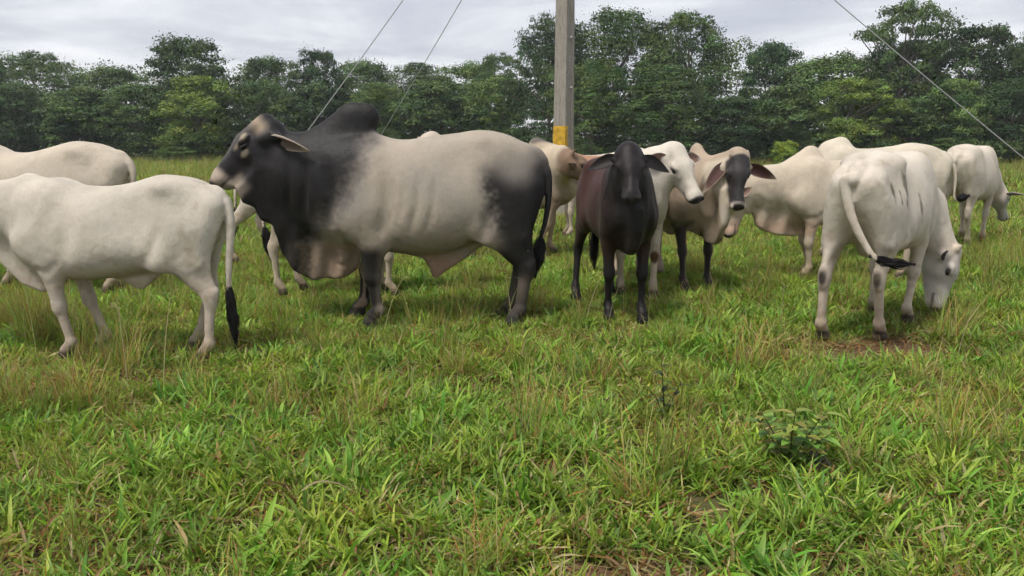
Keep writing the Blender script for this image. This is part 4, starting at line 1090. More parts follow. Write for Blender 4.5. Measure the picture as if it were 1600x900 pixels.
EDGE = 'trees along the forest edge'
dk, md, lt, yl, bl = (.62, .70, .72), (.95, .98, .92), (1.35, 1.35, 1.15), (1.75, 1.60, .95), (.62, .78, .86)
TREES = [
    # back row: the skyline
    ('tall', 0, -40, 92, 150, 70, md, .3, 'tree cut by the left edge of the photograph, on the skyline'),
    ('feather', 0, 58, 80, 165, 70, md, 1.0, 'feathery tree on the skyline above the cream cow\'s hump'),
    ('dome', 1, 175, 104, 150, 70, md, 2.0, 'low round tree on the skyline left of the tallest left-hand tree'),
    ('tall', 1, 290, 56, 160, 66, dk, .6, 'tallest dark tree on the left half of the skyline'),
    ('dome', 0, 420, 86, 130, 70, md, 4.0, 'round tree on the skyline above the bull\'s poll'),
    ('tall', 2, 500, 76, 95, 66, bl, 1.7, 'narrow blue-green tree on the skyline left of the long guy wire'),
    ('dome', 2, 570, 92, 130, 70, md, 2.8, 'tree on the skyline above the bull\'s hump'),
    ('feather', 1, 650, 97, 150, 70, md, 5.0, 'tree on the skyline crossed by the short guy wire'),
    ('dome', 0, 735, 96, 150, 72, lt, .9, 'low tree on the skyline midway between the short guy wire and the pole'),
    ('airy', 0, 782, 82, 100, 70, md, 3.3, 'wispy tree on the skyline just left of the big spreading tree'),
    ('feather', 2, 862, 20, 150, 56, dk, 2.2, 'tall tree directly behind the concrete pole'),
    ('feather', 0, 965, 12, 230, 57, md, 3.9, 'biggest spreading tree, right of the concrete pole'),
    ('feather', 1, 1075, 18, 190, 58, md, .2, 'high tree forming the right shoulder of the biggest crown'),
    ('tall', 0, 1208, 63, 125, 60, bl, 1.4, 'dark ragged tree in the skyline dip right of the biggest tree'),
    ('dome', 2, 1300, 86, 210, 57, lt, .5, 'wide pale green tree below the skyline dip at right'),
    ('airy', 1, 1420, -3, 150, 54, md, 2.6, 'tallest loose-crowned tree at right, reaching the top of the photograph'),
    ('tall', 1, 1425, 60, 150, 55, dk, 5.2, 'dark tree filling in under the tallest loose-crowned tree'),
    ('tall', 2, 1540, 36, 170, 54, dk, .8, 'dark flat-topped tree on the skyline near the right edge'),
    ('feather', 2, 1640, 46, 150, 52, dk, 4.4, 'dark tree cut by the right edge of the photograph'),
    # front row: lower, fuller, some paler
    ('dome', 1, 20, 128, 150, 62, dk, 5.5, 'dark bushy tree at the far left of the forest edge'),
    ('bush', 0, 120, 135, 150, 61, md, 1.1, 'full bushy tree above the cream cow\'s back'),
    ('dome', 2, 215, 128, 150, 60, md, 2.4, 'rounded tree above the cream cow\'s tail'),
    ('bush', 1, 308, 118, 140, 58, yl, .4, 'bright yellow-green tree left of the bull\'s head'),
    ('dome', 0, 405, 125, 140, 60, md, 3.0, 'leafy tree right above the bull\'s forehead'),
    ('bush', 2, 500, 132, 140, 61, dk, 4.6, 'dark leafy tree behind the dip of the bull\'s neck'),
    ('feather', 1, 590, 128, 140, 60, lt, 1.9, 'soft leafy tree behind the bull\'s hump'),
    ('bush', 0, 680, 125, 150, 60, md, 5.9, 'leafy tree above the middle of the bull\'s back'),
    ('dome', 1, 775, 118, 150, 60, lt, 3.6, 'leafy tree left of the pole above the bull\'s rump'),
    ('feather', 2, 925, 92, 170, 53, lt, 4.9, 'drooping soft-leaved tree just right of the pole'),
    ('feather', 0, 1040, 100, 190, 52, md, 2.9, 'drooping soft-leaved tree above the white-headed cow'),
    ('bush', 2, 1140, 150, 140, 51, dk, .7, 'dark leafy tree above the masked cow'),
    ('bush', 1, 1230, 130, 140, 52, md, 2.0, 'mid-green leafy tree behind the small bright bush'),
    ('dome', 0, 1340, 120, 150, 50, yl, 5.0, 'yellow-green leafy tree above the ivory cow\'s hump'),
    ('bush', 0, 1425, 150, 140, 49, md, 3.2, 'leafy tree above the ivory cow\'s rump'),
    ('bush', 1, 1500, 122, 115, 48, lt, 4.1, 'pale leafy tree left of the right-hand guy wire'),
    ('dome', 2, 1590, 120, 130, 48, dk, .1, 'dark leafy tree at the right end of the forest edge'),
]
for kind, var, px, yt, w, Y, tone, rot, label in TREES:
    tree('tree', label, 'tree', EDGE, kind, var, px, yt, w, Y, tone, rot)
tree('bush', 'small bright green bush standing alone before the dark trees at right', 'bush', None, 'bush', 0, 1228, 219, 46, 38, (2.6, 2.2, 1.0), 1.0)
tree('bush', 'low bush at the field\'s edge above the cream cow\'s back', 'bush', None, 'bush', 2, 96, 226, 60, 50, (1.3, 1.3, 1.0), 2.0)
tree('bush', 'low green bush at the field\'s edge left of the bull\'s muzzle', 'bush', None, 'bush', 1, 285, 222, 90, 57, (1.2, 1.3, 1.0), 2.7)
tree('bush', 'low bush at the field\'s edge near the right guy wire', 'bush', None, 'bush', 1, 1480, 215, 70, 46, (1.0, 1.1, .9), .9)

# the wood behind the edge and its undergrowth: one mass of overlapping crowns
def forest_mass():
    rng = np.random.default_rng(3)
    cs, ns, sz, tn = [], [], [], []
    def crown(px, Y, ztop, wid, tone, leaves, hgt):
        cx = (px - 800) / 1230.0 * Y
        for _ in range(7):
            a = rng.uniform(0, 6.283); q = rng.uniform(.1, .42) * wid
            p = np.array((cx + q * math.cos(a), Y + q * math.sin(a) * .8, ztop - hgt * rng.uniform(.18, .75))); rr = wid * rng.uniform(.16, .30)
            m = leaves // 7; d = rng.normal(size=(m, 3)); d /= np.linalg.norm(d, axis=1)[:, None]; d[:, 2] = np.where(d[:, 2] < -.4, -d[:, 2], d[:, 2])
            c = p + d * (rr * rng.uniform(.35, 1.05, m) ** .5)[:, None] * np.array((1.15, 1.1, .85))
            nn = d * .7 + np.array((0, -.1, .5)) + rng.normal(size=(m, 3)) * .5; nn /= np.linalg.norm(nn, axis=1)[:, None]
            h = rng.normal(0, .16)
            cs.append(c); ns.append(nn); sz.append(rng.uniform(.13, .30, m)); tn.append(np.asarray(tone)[None] * (1 + h + rng.normal(0, .2, m))[:, None])
    edge = lambda px: np.interp(px, [-400, 0, 800, 1200, 1600, 2000], [64, 64, 62, 54, 49, 47])
    sky_y = lambda px: np.interp(px, [-400, 0, 240, 330, 400, 800, 830, 1130, 1180, 1340, 1400, 1600, 2000], [96, 94, 97, 86, 100, 100, 44, 44, 92, 92, 58, 56, 60])
    tones = [(.080, .138, .040), (.068, .120, .042), (.100, .155, .042), (.060, .105, .042), (.086, .132, .036)]
    for row in range(5):
        for px in np.arange(-420, 2040, 62):
            px = px + rng.uniform(-26, 26); Y = edge(px) + (9, 6.5, 4, 2, .4)[row] + rng.uniform(-.8, .8)
            top = sky_y(px) + (6, 28, 58, 92, 126)[row] + rng.uniform(-14, 14)
            ztop = at(px, top, Y)[2]; wid = rng.uniform(4.2, 6.5) * (1 if row < 3 else .8)
            crown(px, Y, ztop, wid, tones[rng.integers(5)], 700 if row else 800, min(ztop, rng.uniform(3.0, 4.6)))
    for px in np.arange(-420, 2040, 30):                       # shrubs along the foot
        px = px + rng.uniform(-14, 14); Y = edge(px) - rng.uniform(.5, 3.0)
        crown(px, Y, rng.uniform(.9, 2.6), rng.uniform(1.8, 3.4), np.array(tones[rng.integers(5)]) * rng.uniform(.8, 1.25), 260, rng.uniform(.9, 1.8))
    c = np.concatenate(cs); nn = np.concatenate(ns); s = np.concatenate(sz); t = np.concatenate(tn)
    ok = c[:, 2] > .02; c, nn, s, t = c[ok], nn[ok], s[ok], t[ok]
    v, F = leaf_cards(c, nn, s, rng)
    o = mesh_obj('undergrowth', v, F, MAT_LEAF, colors=np.repeat(np.clip(t, .01, .3), 4, 0), smooth=False)
    tag(o, 'dense inner wood and undergrowth closing the forest edge', 'undergrowth', kind='stuff')
forest_mass()

# ------------------------------------------------------------------ concrete pole and its guy wires
def box_v(x0, x1, y0, y1, z0, z1, tx=1.0):
    v = [(x, y, z0) for x, y in ((x0, y0), (x1, y0), (x1, y1), (x0, y1))] + [(x * tx, y * tx, z1) for x, y in ((x0, y0), (x1, y0), (x1, y1), (x0, y1))]
    return np.array(v, dtype=float), np.array([[0, 3, 2, 1], [4, 5, 6, 7], [0, 1, 5, 4], [1, 2, 6, 5], [2, 3, 7, 6], [3, 0, 4, 7]])
def prism(poly, z0, z1, tx):
    n = len(poly); v = [(x, y, z0) for x, y in poly] + [(x * tx, y * tx, z1) for x, y in poly]
    F = [[i, (i + 1) % n, n + (i + 1) % n, n + i] for i in range(n)] + [list(range(n))[::-1], [n + i for i in range(n)]]
    return v, F
def concrete_mat():
    m, t, p, N, L = new_mat('weathered_concrete')
    tc = N('ShaderNodeTexCoord'); mp = N('ShaderNodeMapping'); mp.inputs['Scale'].default_value = (9, 9, 1.2); L(tc.outputs['Object'], mp.inputs[0])
    n = N('ShaderNodeTexNoise'); n.inputs['Detail'].default_value = 8; n.inputs['Roughness'].default_value = .65; L(mp.outputs[0], n.inputs['Vector'])
    r = N('ShaderNodeValToRGB'); r.color_ramp.elements[0].position = .3; r.color_ramp.elements[0].color = (.17, .15, .125, 1); r.color_ramp.elements[1].position = .75; r.color_ramp.elements[1].color = (.37, .34, .29, 1); L(n.outputs['Fac'], r.inputs[0])
    L(r.outputs[0], p.inputs['Base Color']); p.inputs['Roughness'].default_value = .9
    n2 = N('ShaderNodeTexNoise'); n2.inputs['Scale'].default_value = 40; n2.inputs['Detail'].default_value = 6; L(tc.outputs['Object'], n2.inputs['Vector'])
    b = N('ShaderNodeBump'); b.inputs['Strength'].default_value = .5; b.inputs['Distance'].default_value = .01; L(n2.outputs['Fac'], b.inputs['Height']); L(b.outputs[0], p.inputs['Normal'])
    return m
def paint_mat():
    m, t, p, N, L = new_mat('yellow_paint')
    tc = N('ShaderNodeTexCoord'); n = N('ShaderNodeTexNoise'); n.inputs['Scale'].default_value = 9; n.inputs['Detail'].default_value = 8; L(tc.outputs['Object'], n.inputs['Vector'])
    r = N('ShaderNodeValToRGB'); r.color_ramp.elements[0].position = .35; r.color_ramp.elements[0].color = (.38, .22, .02, 1); r.color_ramp.elements[1].position = .6; r.color_ramp.elements[1].color = (.62, .37, .025, 1); L(n.outputs['Fac'], r.inputs[0])
    L(r.outputs[0], p.inputs['Base Color']); p.inputs['Roughness'].default_value = .7
    return m
PY = 15.0
PX = at(880, 240, PY)[0]
MC = concrete_mat(); MP = paint_mat(); MS = plain_mat('galvanised_steel', (.42, .43, .42), .45)
pole = bpy.data.objects.new('utility_pole', None); COL.objects.link(pole)
pole.location = (PX, PY, 0); pole.rotation_euler = (math.radians(.3), math.radians(.35), math.radians(-43))
tag(pole, 'tall weathered concrete utility pole with a yellow painted band near its foot', 'utility pole')
w, d, fl, wb = .155, .135, .07, .135
poly = [(-w, -d), (w, -d), (w, -d + fl), (wb, -d + fl + .03), (wb, d - fl - .03), (w, d - fl), (w, d), (-w, d), (-w, d - fl), (-wb, d - fl - .03), (-wb, -d + fl + .03), (-w, -d + fl)]
v, F = prism(poly[::1], -.3, 9.2, .62)
mesh_obj('shaft', v, F, MC, pole, smooth=False)
zb = at(880, 197, PY)[2]
k0, k1 = 1 - .38 * (.3 + .3) / 9.5, 1 - .38 * (zb + .3) / 9.5
sv, sF = [], []
band = [(-w, -d - .0), (w, -d - .0)]
e = .004
v = []
for z, k in ((.3, k0), (zb, k1)):
    v += [(-w * k - e, -d * k - e, z), (w * k * 1.0 + e, -d * k - e, z), (w * k + e, (-d + fl) * k, z), (-w * k - e, (-d + fl) * k, z)]
mesh_obj('yellow_band', v, [[0, 1, 5, 4], [1, 2, 6, 5], [3, 0, 4, 7], [4, 5, 6, 7], [3, 2, 1, 0]], MP, pole, smooth=False)
for z, ang in ((at(880, 138, PY)[2], 0), (at(880, 60, PY)[2], 0), (5.6, 0), (7.9, 0)):
    kz = 1 - .38 * (z + .3) / 9.5
    tv, tF = tube([(w * kz * .3, 0, z), (w * kz + .07, 0, z)], [.012, .012], 8)
    hv, hF = tube([(w * kz + .03, 0, z), (w * kz + .05, 0, z)], [.032, .028], 6)
    mesh_obj('bolt', *join([(tv, tF), (hv, hF)]), MS, pole)
def guy_wire(label, z, ax, ay, r=.0095):
    b = at(880, 240, PY)
    e = bpy.data.objects.new('guy_wire', None); COL.objects.link(e); e.location = (ax, ay, 0)
    tag(e, label, 'wire', 'guy wires of the pole')
    p0 = np.array((0, 0, .25)); p1 = np.array((PX - ax, PY - ay, z)); u = unit(p1 - p0)
    pts = [p0 + (p1 - p0) * t - np.array((0, 0, .10)) * math.sin(math.pi * t) for t in np.linspace(0, 1, 14)]
    mesh_obj('strand', *tube(pts, [r] * 14, 8), MS, e)
    rod = [np.array((0, 0, -.3)) - u * .1, p0 + u * .15]
    mesh_obj('anchor_rod', *tube(rod, [.012, .012], 8), MS, e)
    mesh_obj('collar', *tube([p1 - u * .10, p1 - u * .02], [.03, .03], 8), MS, e)
def wire_from(label, pa, pb, Ya, z):
    """anchor on the ground where the line through two pixels meets distance Ya"""
    lo, hi = 200.0, 600.0
    for _ in range(60):
        mid = (lo + hi) / 2
        if ground_xy(800, mid)[1] > Ya: lo = mid
        else: hi = mid
    py = lo; px = pa[0] + (pb[0] - pa[0]) * (py - pa[1]) / (pb[1] - pa[1])
    ax, ay = ground_xy(px, py)
    yt = pa[1] + (pb[1] - pa[1]) * (880 - pa[0]) / (pb[0] - pa[0])
    guy_wire(label, at(880, yt, PY)[2], ax, ay)
wire_from('guy wire running down behind the bull\'s hump', (628, 0), (488, 205), 15.5, 8.6)
wire_from('guy wire between the hump\'s wire and the pole', (718, 0), (655, 112), 24.0, 7.7)
wire_from('guy wire crossing the sky and trees on the right', (1298, 0), (1600, 265), 15.0, 8.6)


# ------------------------------------------------------------------ damp air: far trees fade a little
def haze():
    v, F = box_v(-160, 160, -12, 130, -1.2, 14.5)
    m = bpy.data.materials.new('damp_air'); m.use_nodes = True; t = m.node_tree
    t.nodes.remove(t.nodes['Principled BSDF'])
    pv = t.nodes.new('ShaderNodeVolumePrincipled'); pv.inputs['Color'].default_value = (.90, .94, 1.0, 1); pv.inputs['Density'].default_value = .0006
    t.links.new(pv.outputs[0], t.nodes['Material Output'].inputs['Volume'])
    o = mesh_obj('haze', v, F, m, smooth=False); tag(o, 'faint damp haze over the pasture', 'haze', kind='stuff')
haze()
# ------------------------------------------------------------------ the sward: clumps of real blades, set out by geometry nodes
def blade_set(specs, rng, seg=4):
    """specs: rows of base xy, azimuth, length, width, lean, curl, twist, colour base, colour tip -> V-folded strips"""
    vs, F, col = [], [], []
    for (bx, by, az, Ln, wd, lean, curl, tw, c0, c1) in specs:
        dirv = np.array((math.cos(az), math.sin(az), 0.0)); side0 = np.array((-math.sin(az), math.cos(az), 0.0))
        p = np.array((bx, by, -.01)); ang = lean; i0 = len(vs)
        for i in range(seg + 1):
            u = i / seg
            w = wd * .5 * (0.55 + 1.1 * u if u < .4 else (1 - ((u - .4) / .6) ** 1.8)) if u < 1 else .0006
            d = dirv * math.sin(ang) + np.array((0, 0, math.cos(ang)))
            nrm = dirv * math.cos(ang) - np.array((0, 0, math.sin(ang)))
            a = tw * u; sd = side0 * math.cos(a) + nrm * math.sin(a)
            fold = (nrm * math.cos(a) - side0 * math.sin(a)) * w * .45
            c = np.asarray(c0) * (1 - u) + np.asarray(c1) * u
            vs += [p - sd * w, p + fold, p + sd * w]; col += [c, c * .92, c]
            p = p + d * Ln / seg; ang += curl / seg
            if p[2] < .006: p[2] = .006; ang = min(ang, math.pi / 2)
        for i in range(seg):
            q = i0 + 3 * i
            F += [[q, q + 1, q + 4, q + 3], [q + 1, q + 2, q + 5, q + 4]]
    return np.array(vs), np.array(F), np.array(col)
GREEN = [(.25, .365, .052), (.30, .41, .062), (.20, .325, .047), (.35, .41, .088), (.26, .335, .075), (.19, .29, .055)]
DRY = [(.46, .36, .18), (.40, .28, .13), (.38, .20, .09), (.55, .46, .26), (.27, .15, .07), (.42, .22, .08)]
def clump(kind, seed):
    rng = np.random.default_rng(seed); sp = []
    g = lambda: np.array(GREEN[rng.integers(len(GREEN))]) * rng.uniform(.75, 1.3)
    dr = lambda: np.array(DRY[rng.integers(len(DRY))]) * rng.uniform(.65, 1.2)
    def disc(r):
        a, q = rng.uniform(0, 6.283), r * math.sqrt(rng.random()); return q * math.cos(a), q * math.sin(a)
    if kind == 'lush':
        for _ in range(44):
            x, y = disc(.085); c = g() if rng.random() > .10 else dr()
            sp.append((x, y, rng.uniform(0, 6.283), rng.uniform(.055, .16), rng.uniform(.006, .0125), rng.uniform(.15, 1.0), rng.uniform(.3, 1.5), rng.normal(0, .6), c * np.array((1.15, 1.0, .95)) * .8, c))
    elif kind == 'mixed':
        for _ in range(44):
            x, y = disc(.10); c = g() if rng.random() > .36 else dr()
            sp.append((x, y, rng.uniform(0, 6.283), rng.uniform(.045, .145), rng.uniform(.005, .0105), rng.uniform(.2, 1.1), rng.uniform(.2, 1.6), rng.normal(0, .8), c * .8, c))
    elif kind == 'short':
        for _ in range(46):
            x, y = disc(.11); c = g() * np.array((1.05, 1.0, .9)) if rng.random() > .2 else dr()
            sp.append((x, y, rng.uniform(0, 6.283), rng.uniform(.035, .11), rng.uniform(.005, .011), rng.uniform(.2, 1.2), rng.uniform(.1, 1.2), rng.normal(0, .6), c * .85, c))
    elif kind == 'litter':
        for _ in range(30):
            x, y = disc(.13); c = dr() * (.9 if rng.random() < .6 else .6)
            sp.append((x, y, rng.uniform(0, 6.283), rng.uniform(.06, .20), rng.uniform(.004, .013), rng.uniform(1.1, 1.5), rng.uniform(-.1, .35), rng.normal(0, 1.2), c, c * 1.1))
    elif kind == 'fine':
        for _ in range(46):
            x, y = disc(.07); c = (g() * np.array((1.1, .92, 1.1))) if rng.random() > .35 else dr()
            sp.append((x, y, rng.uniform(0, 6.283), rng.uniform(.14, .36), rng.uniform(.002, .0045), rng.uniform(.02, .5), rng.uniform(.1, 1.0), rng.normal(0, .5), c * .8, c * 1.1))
    elif kind == 'broad':
        for _ in range(15):
            x, y = disc(.07); c = g() * np.array((.9, 1.05, 1.1))
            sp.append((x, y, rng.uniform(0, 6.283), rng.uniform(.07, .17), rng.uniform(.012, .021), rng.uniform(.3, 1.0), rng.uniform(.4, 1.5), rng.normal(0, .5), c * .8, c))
        for _ in range(10):
            x, y = disc(.09); c = g()
            sp.append((x, y, rng.uniform(0, 6.283), rng.uniform(.06, .14), rng.uniform(.006, .011), rng.uniform(.2, 1.0), rng.uniform(.2, 1.2), 0, c * .8, c))
    elif kind == 'far':
        for _ in range(30):
            x, y = disc(.20); c = g() if rng.random() > .2 else dr()
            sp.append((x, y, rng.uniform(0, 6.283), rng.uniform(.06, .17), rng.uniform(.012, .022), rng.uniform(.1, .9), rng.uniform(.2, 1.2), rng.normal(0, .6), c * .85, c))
    return blade_set(sp, rng, 4 if kind != 'far' else 3)

def grass_material():
    m, t, p, N, L = new_mat('grass_blades')
    a = N('ShaderNodeAttribute'); a.attribute_name = 'tint'
    oi = N('ShaderNodeObjectInfo'); geo = N('ShaderNodeNewGeometry')
    n = N('ShaderNodeTexNoise'); n.inputs['Scale'].default_value = 1.7; n.inputs['Detail'].default_value = 5; L(geo.outputs['Position'], n.inputs['Vector'])
    hsv = N('ShaderNodeHueSaturation')
    mh = N('ShaderNodeMapRange'); mh.inputs[1].default_value = .3; mh.inputs[2].default_value = .7; mh.inputs[3].default_value = .487; mh.inputs[4].default_value = .533; L(n.outputs['Fac'], mh.inputs[0])
    L(mh.outputs[0], hsv.inputs['Hue'])
    mv = N('ShaderNodeMapRange'); mv.inputs[3].default_value = .68; mv.inputs[4].default_value = 1.35; L(oi.outputs['Random'], mv.inputs[0]); L(mv.outputs[0], hsv.inputs['Value'])
    L(a.outputs['Color'], hsv.inputs['Color']); hsv.inputs['Saturation'].default_value = 1.06
    L(hsv.outputs[0], p.inputs['Base Color']); p.inputs['Roughness'].default_value = .5; p.inputs['Specular IOR Level'].default_value = .35
    tr = N('ShaderNodeBsdfTranslucent'); L(hsv.outputs[0], tr.inputs['Color'])
    ms = N('ShaderNodeMixShader'); ms.inputs[0].default_value = .38
    L(p.outputs[0], ms.inputs[1]); L(tr.outputs[0], ms.inputs[2]); L(ms.outputs[0], t.nodes['Material Output'].inputs['Surface'])
    return m
MAT_GRASS = grass_material()
CLUMPS = bpy.data.collections.new('grass_clumps')
KINDS = ['lush'] * 5 + ['mixed'] * 5 + ['short'] * 4 + ['litter'] * 4 + ['fine'] * 3 + ['broad'] * 3 + ['far'] * 4
IDX = {}
for i, k in enumerate(KINDS):
    v, F, c = clump(k, 500 + i)
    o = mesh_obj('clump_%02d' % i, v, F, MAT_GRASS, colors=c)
    COL.objects.unlink(o); CLUMPS.objects.link(o); IDX.setdefault(k, []).append(i)

def scatter():
    rng = np.random.default_rng(21); P, S, R_, K = [], [], [], []
    FT = np.array(FEET)
    def foot(a, b): return float(np.sqrt(((FT - np.array((a, b))) ** 2 * np.array((1, .55))).sum(1).min()))
    def zone(y0, y1, dens, mix, s0, s1, half=.80):
        n = int(dens * half * (y1 * y1 - y0 * y0))
        y = np.sqrt(rng.uniform(y0 * y0, y1 * y1, n)); x = rng.uniform(-half, half, n) * (y + .5)
        soil = soil_at(x, y)
        pn = np.stack([x, y, 0 * x], 1)
        pat = vnoise(pn, 1.1, 31) * .55 + vnoise(pn, 2.9, 33) * .45         # lush and worn patches
        names = list(mix); pr = np.array([mix[k] for k in names], dtype=float)
        for i in range(n):
            w = pr.copy()
            for j, k in enumerate(names):
                if k in ('lush', 'broad'): w[j] *= max(.05, (pat[i] - .25) * 3.2) * (1 - soil[i]) ** 2
                elif k in ('litter',): w[j] *= max(.08, (.72 - pat[i]) * 3.0) + 1.6 * soil[i]
                elif k in ('mixed',): w[j] *= max(.2, 1 - .5 * soil[i])
                else: w[j] *= (1 - soil[i]) + .05
            if rng.random() < soil[i] * .93: continue
            k = names[rng.choice(len(names), p=w / w.sum())]
            near = foot(x[i], y[i])
            if near < .16 and k in ('lush', 'fine', 'broad'): k = 'short'
            P.append((x[i], y[i])); K.append(IDX[k][rng.integers(len(IDX[k]))])
            S.append(rng.uniform(s0, s1) * (.78 + .5 * pat[i]) * (.68 + .32 * min(1, near / .40))); R_.append((rng.normal(0, .12), rng.normal(0, .12), rng.uniform(0, 6.283)))
    zone(1.4, 6.2, 200, dict(lush=1.5, mixed=1.2, short=.9, litter=.75, fine=.10, broad=1.1), .76, 1.28)
    zone(6.2, 11, 125, dict(lush=1.3, mixed=1.0, short=.9, litter=.4, fine=.12, broad=.6), .8, 1.2, .84)
    zone(11, 24, 34, dict(far=1.6, lush=.9, mixed=.7, fine=.1), .9, 1.4, .86)
    zone(24, 68, 5.5, dict(far=1.6, fine=.25), 1.6, 2.6, .9)
    # taller thin grass round the legs on the left and at the field's edge
    for px, py, sp, n in ((25, 510, .4, 34), (70, 540, .3, 16), (200, 575, .4, 8), (20, 640, .35, 10), (815, 495, .3, 8), (1560, 420, .8, 10), (1230, 440, .6, 8)):
        gx, gy = ground_xy(px, py)
        for _ in range(n):
            P.append((gx + rng.normal(0, sp * .5), gy + rng.normal(0, sp * .3))); K.append(IDX['fine'][rng.integers(3)]); S.append(rng.uniform(.8, 1.35)); R_.append((rng.normal(0, .1), rng.normal(0, .1), rng.uniform(0, 6.283)))
    P = np.array(P); z = ground_z(P[:, 0], P[:, 1])
    me = bpy.data.meshes.new('grass')
    co = np.stack([P[:, 0], P[:, 1], z], 1).astype(np.float32)
    me.vertices.add(len(co)); me.vertices.foreach_set('co', co.ravel())
    a = me.attributes.new('rot', 'FLOAT_VECTOR', 'POINT'); a.data.foreach_set('vector', np.array(R_, dtype=np.float32).ravel())
    a = me.attributes.new('scl', 'FLOAT', 'POINT'); a.data.foreach_set('value', np.array(S, dtype=np.float32))
    a = me.attributes.new('pid', 'INT', 'POINT'); a.data.foreach_set('value', np.array(K, dtype=np.int32))
    me.materials.append(MAT_GRASS)
    o = bpy.data.objects.new('grass', me); COL.objects.link(o)
    tag(o, 'green pasture grass with dry blades covering the field', 'grass', kind='stuff')
    ng = bpy.data.node_groups.new('grass_scatter', 'GeometryNodeTree')
    ng.interface.new_socket('Geometry', in_out='INPUT', socket_type='NodeSocketGeometry'); ng.interface.new_socket('Geometry', in_out='OUTPUT', socket_type='NodeSocketGeometry')
    N = ng.nodes.new; L = ng.links.new
    gi, go = N('NodeGroupInput'), N('NodeGroupOutput')
    ci = N('GeometryNodeCollectionInfo'); ci.inputs['Collection'].default_value = CLUMPS; ci.inputs['Separate Children'].default_value = True; ci.inputs['Reset Children'].default_value = True
    iop = N('GeometryNodeInstanceOnPoints'); iop.inputs['Pick Instance'].default_value = True
    def attr(nm, ty):
        q = N('GeometryNodeInputNamedAttribute'); q.data_type = ty; q.inputs['Name'].default_value = nm; return q.outputs['Attribute']
    L(gi.outputs[0], iop.inputs['Points']); L(ci.outputs[0], iop.inputs['Instance']); L(attr('pid', 'INT'), iop.inputs['Instance Index'])
    L(attr('rot', 'FLOAT_VECTOR'), iop.inputs['Rotation']); L(attr('scl', 'FLOAT'), iop.inputs['Scale'])
    L(iop.outputs[0], go.inputs[0])
    md_ = o.modifiers.new('scatter', 'NODES'); md_.node_group = ng
    print('grass clumps', len(co))
scatter()

# ------------------------------------------------------------------ single plants and stalks that stand out
def stalk(label, group, px, py, h, lean, az, seed, col=(.34, .27, .13), seed_head=True):
    rng = np.random.default_rng(seed); gx, gy = ground_xy(px, py)
    pts = []; p = np.array((0, 0, -.02)); a = lean * .3
    for i in range(9):
        pts.append(p.copy()); p = p + np.array((math.cos(az) * math.sin(a), math.sin(az) * math.sin(a), math.cos(a))) * h / 8; a += lean * .7 / 8
    v, F = tube(pts, np.linspace(.0036, .0016, 9), 5); parts = [(v, F)]; c = [np.tile(col, (len(v), 1))]
    if seed_head:
        for k in range(5):
            b = pts[8] * (1 - k * .05) + pts[6] * k * .05; d = np.array((rng.normal(0, .6), rng.normal(0, .6), rng.uniform(.2, .9))); d = unit(d)
            v, F = tube([b, b + d * .035, b + d * .065 - np.array((0, 0, .008))], [.0010, .0018, .0006], 4); parts.append((v, F)); c.append(np.tile(np.array(col) * .9, (len(v), 1)))
    sp = []
    for k in range(3):
        sp.append((0, 0, rng.uniform(0, 6.28), rng.uniform(.12, .25), .006, .35, 1.0, .3, np.array((.16, .17, .05)), np.array((.25, .22, .08))))
    v, F, cc = blade_set(sp, rng); parts.append((v, F)); c.append(cc)
    v, F = join(parts)
    o = mesh_obj('grass_stalk', v, F, MAT_GRASS, colors=np.concatenate(c)); o.location = (gx, gy, float(ground_z(np.array([gx]), np.array([gy]))[0]))
    tag(o, label, 'grass stalk', group)
ST = 'dry grass stalks standing above the sward'
for i, (px, py, h, ln, az, lab) in enumerate([
        (592, 512, .52, .35, .4, 'pale dry stalk leaning across the bull\'s near front leg'), (600, 515, .46, .55, .2, 'shorter dry stalk right beside the bull\'s front knee'), (538, 512, .36, .2, 2.8, 'thin stalk before the bull\'s far front leg'),
        (800, 505, .60, .30, 2.6, 'tall stalk leaning left before the bull\'s hind leg'), (812, 500, .68, .25, .6, 'tall stalk leaning right before the bull\'s hind leg'), (790, 508, .42, .5, .1, 'stalk bowed across the bull\'s hock'),
        (915, 500, .50, .6, .3, 'long stalk slanting across the black cow\'s front legs'), (950, 505, .42, .55, .5, 'stalk slanting between the black cow\'s front legs'), (1012, 520, .30, .25, 1.2, 'green-tan stalk right of the black cow\'s hoof'),
        (1219, 530, .42, .06, 1.0, 'single upright pale stalk in the open gap left of the grazing cow'), (112, 560, .80, .35, .5, 'tall stalk crossing the pale cow\'s chest'), (60, 570, .55, .3, 2.4, 'stalk at the left edge below the pale cow\'s brisket'),
        (255, 610, .62, .25, .9, 'tall stalk under the pale cow\'s belly'), (200, 600, .50, .35, 2.2, 'leaning stalk below the pale cow\'s navel'), (640, 690, .40, .3, 1.3, 'thin stalk in the open grass below the bull'), (1495, 560, .36, .4, .3, 'thin stalk below the grazing cow\'s muzzle')]):
    stalk(lab, ST, px, py, h, ln, az, 900 + i, col=[(.52, .45, .27), (.45, .39, .22), (.36, .37, .16)][i % 3])

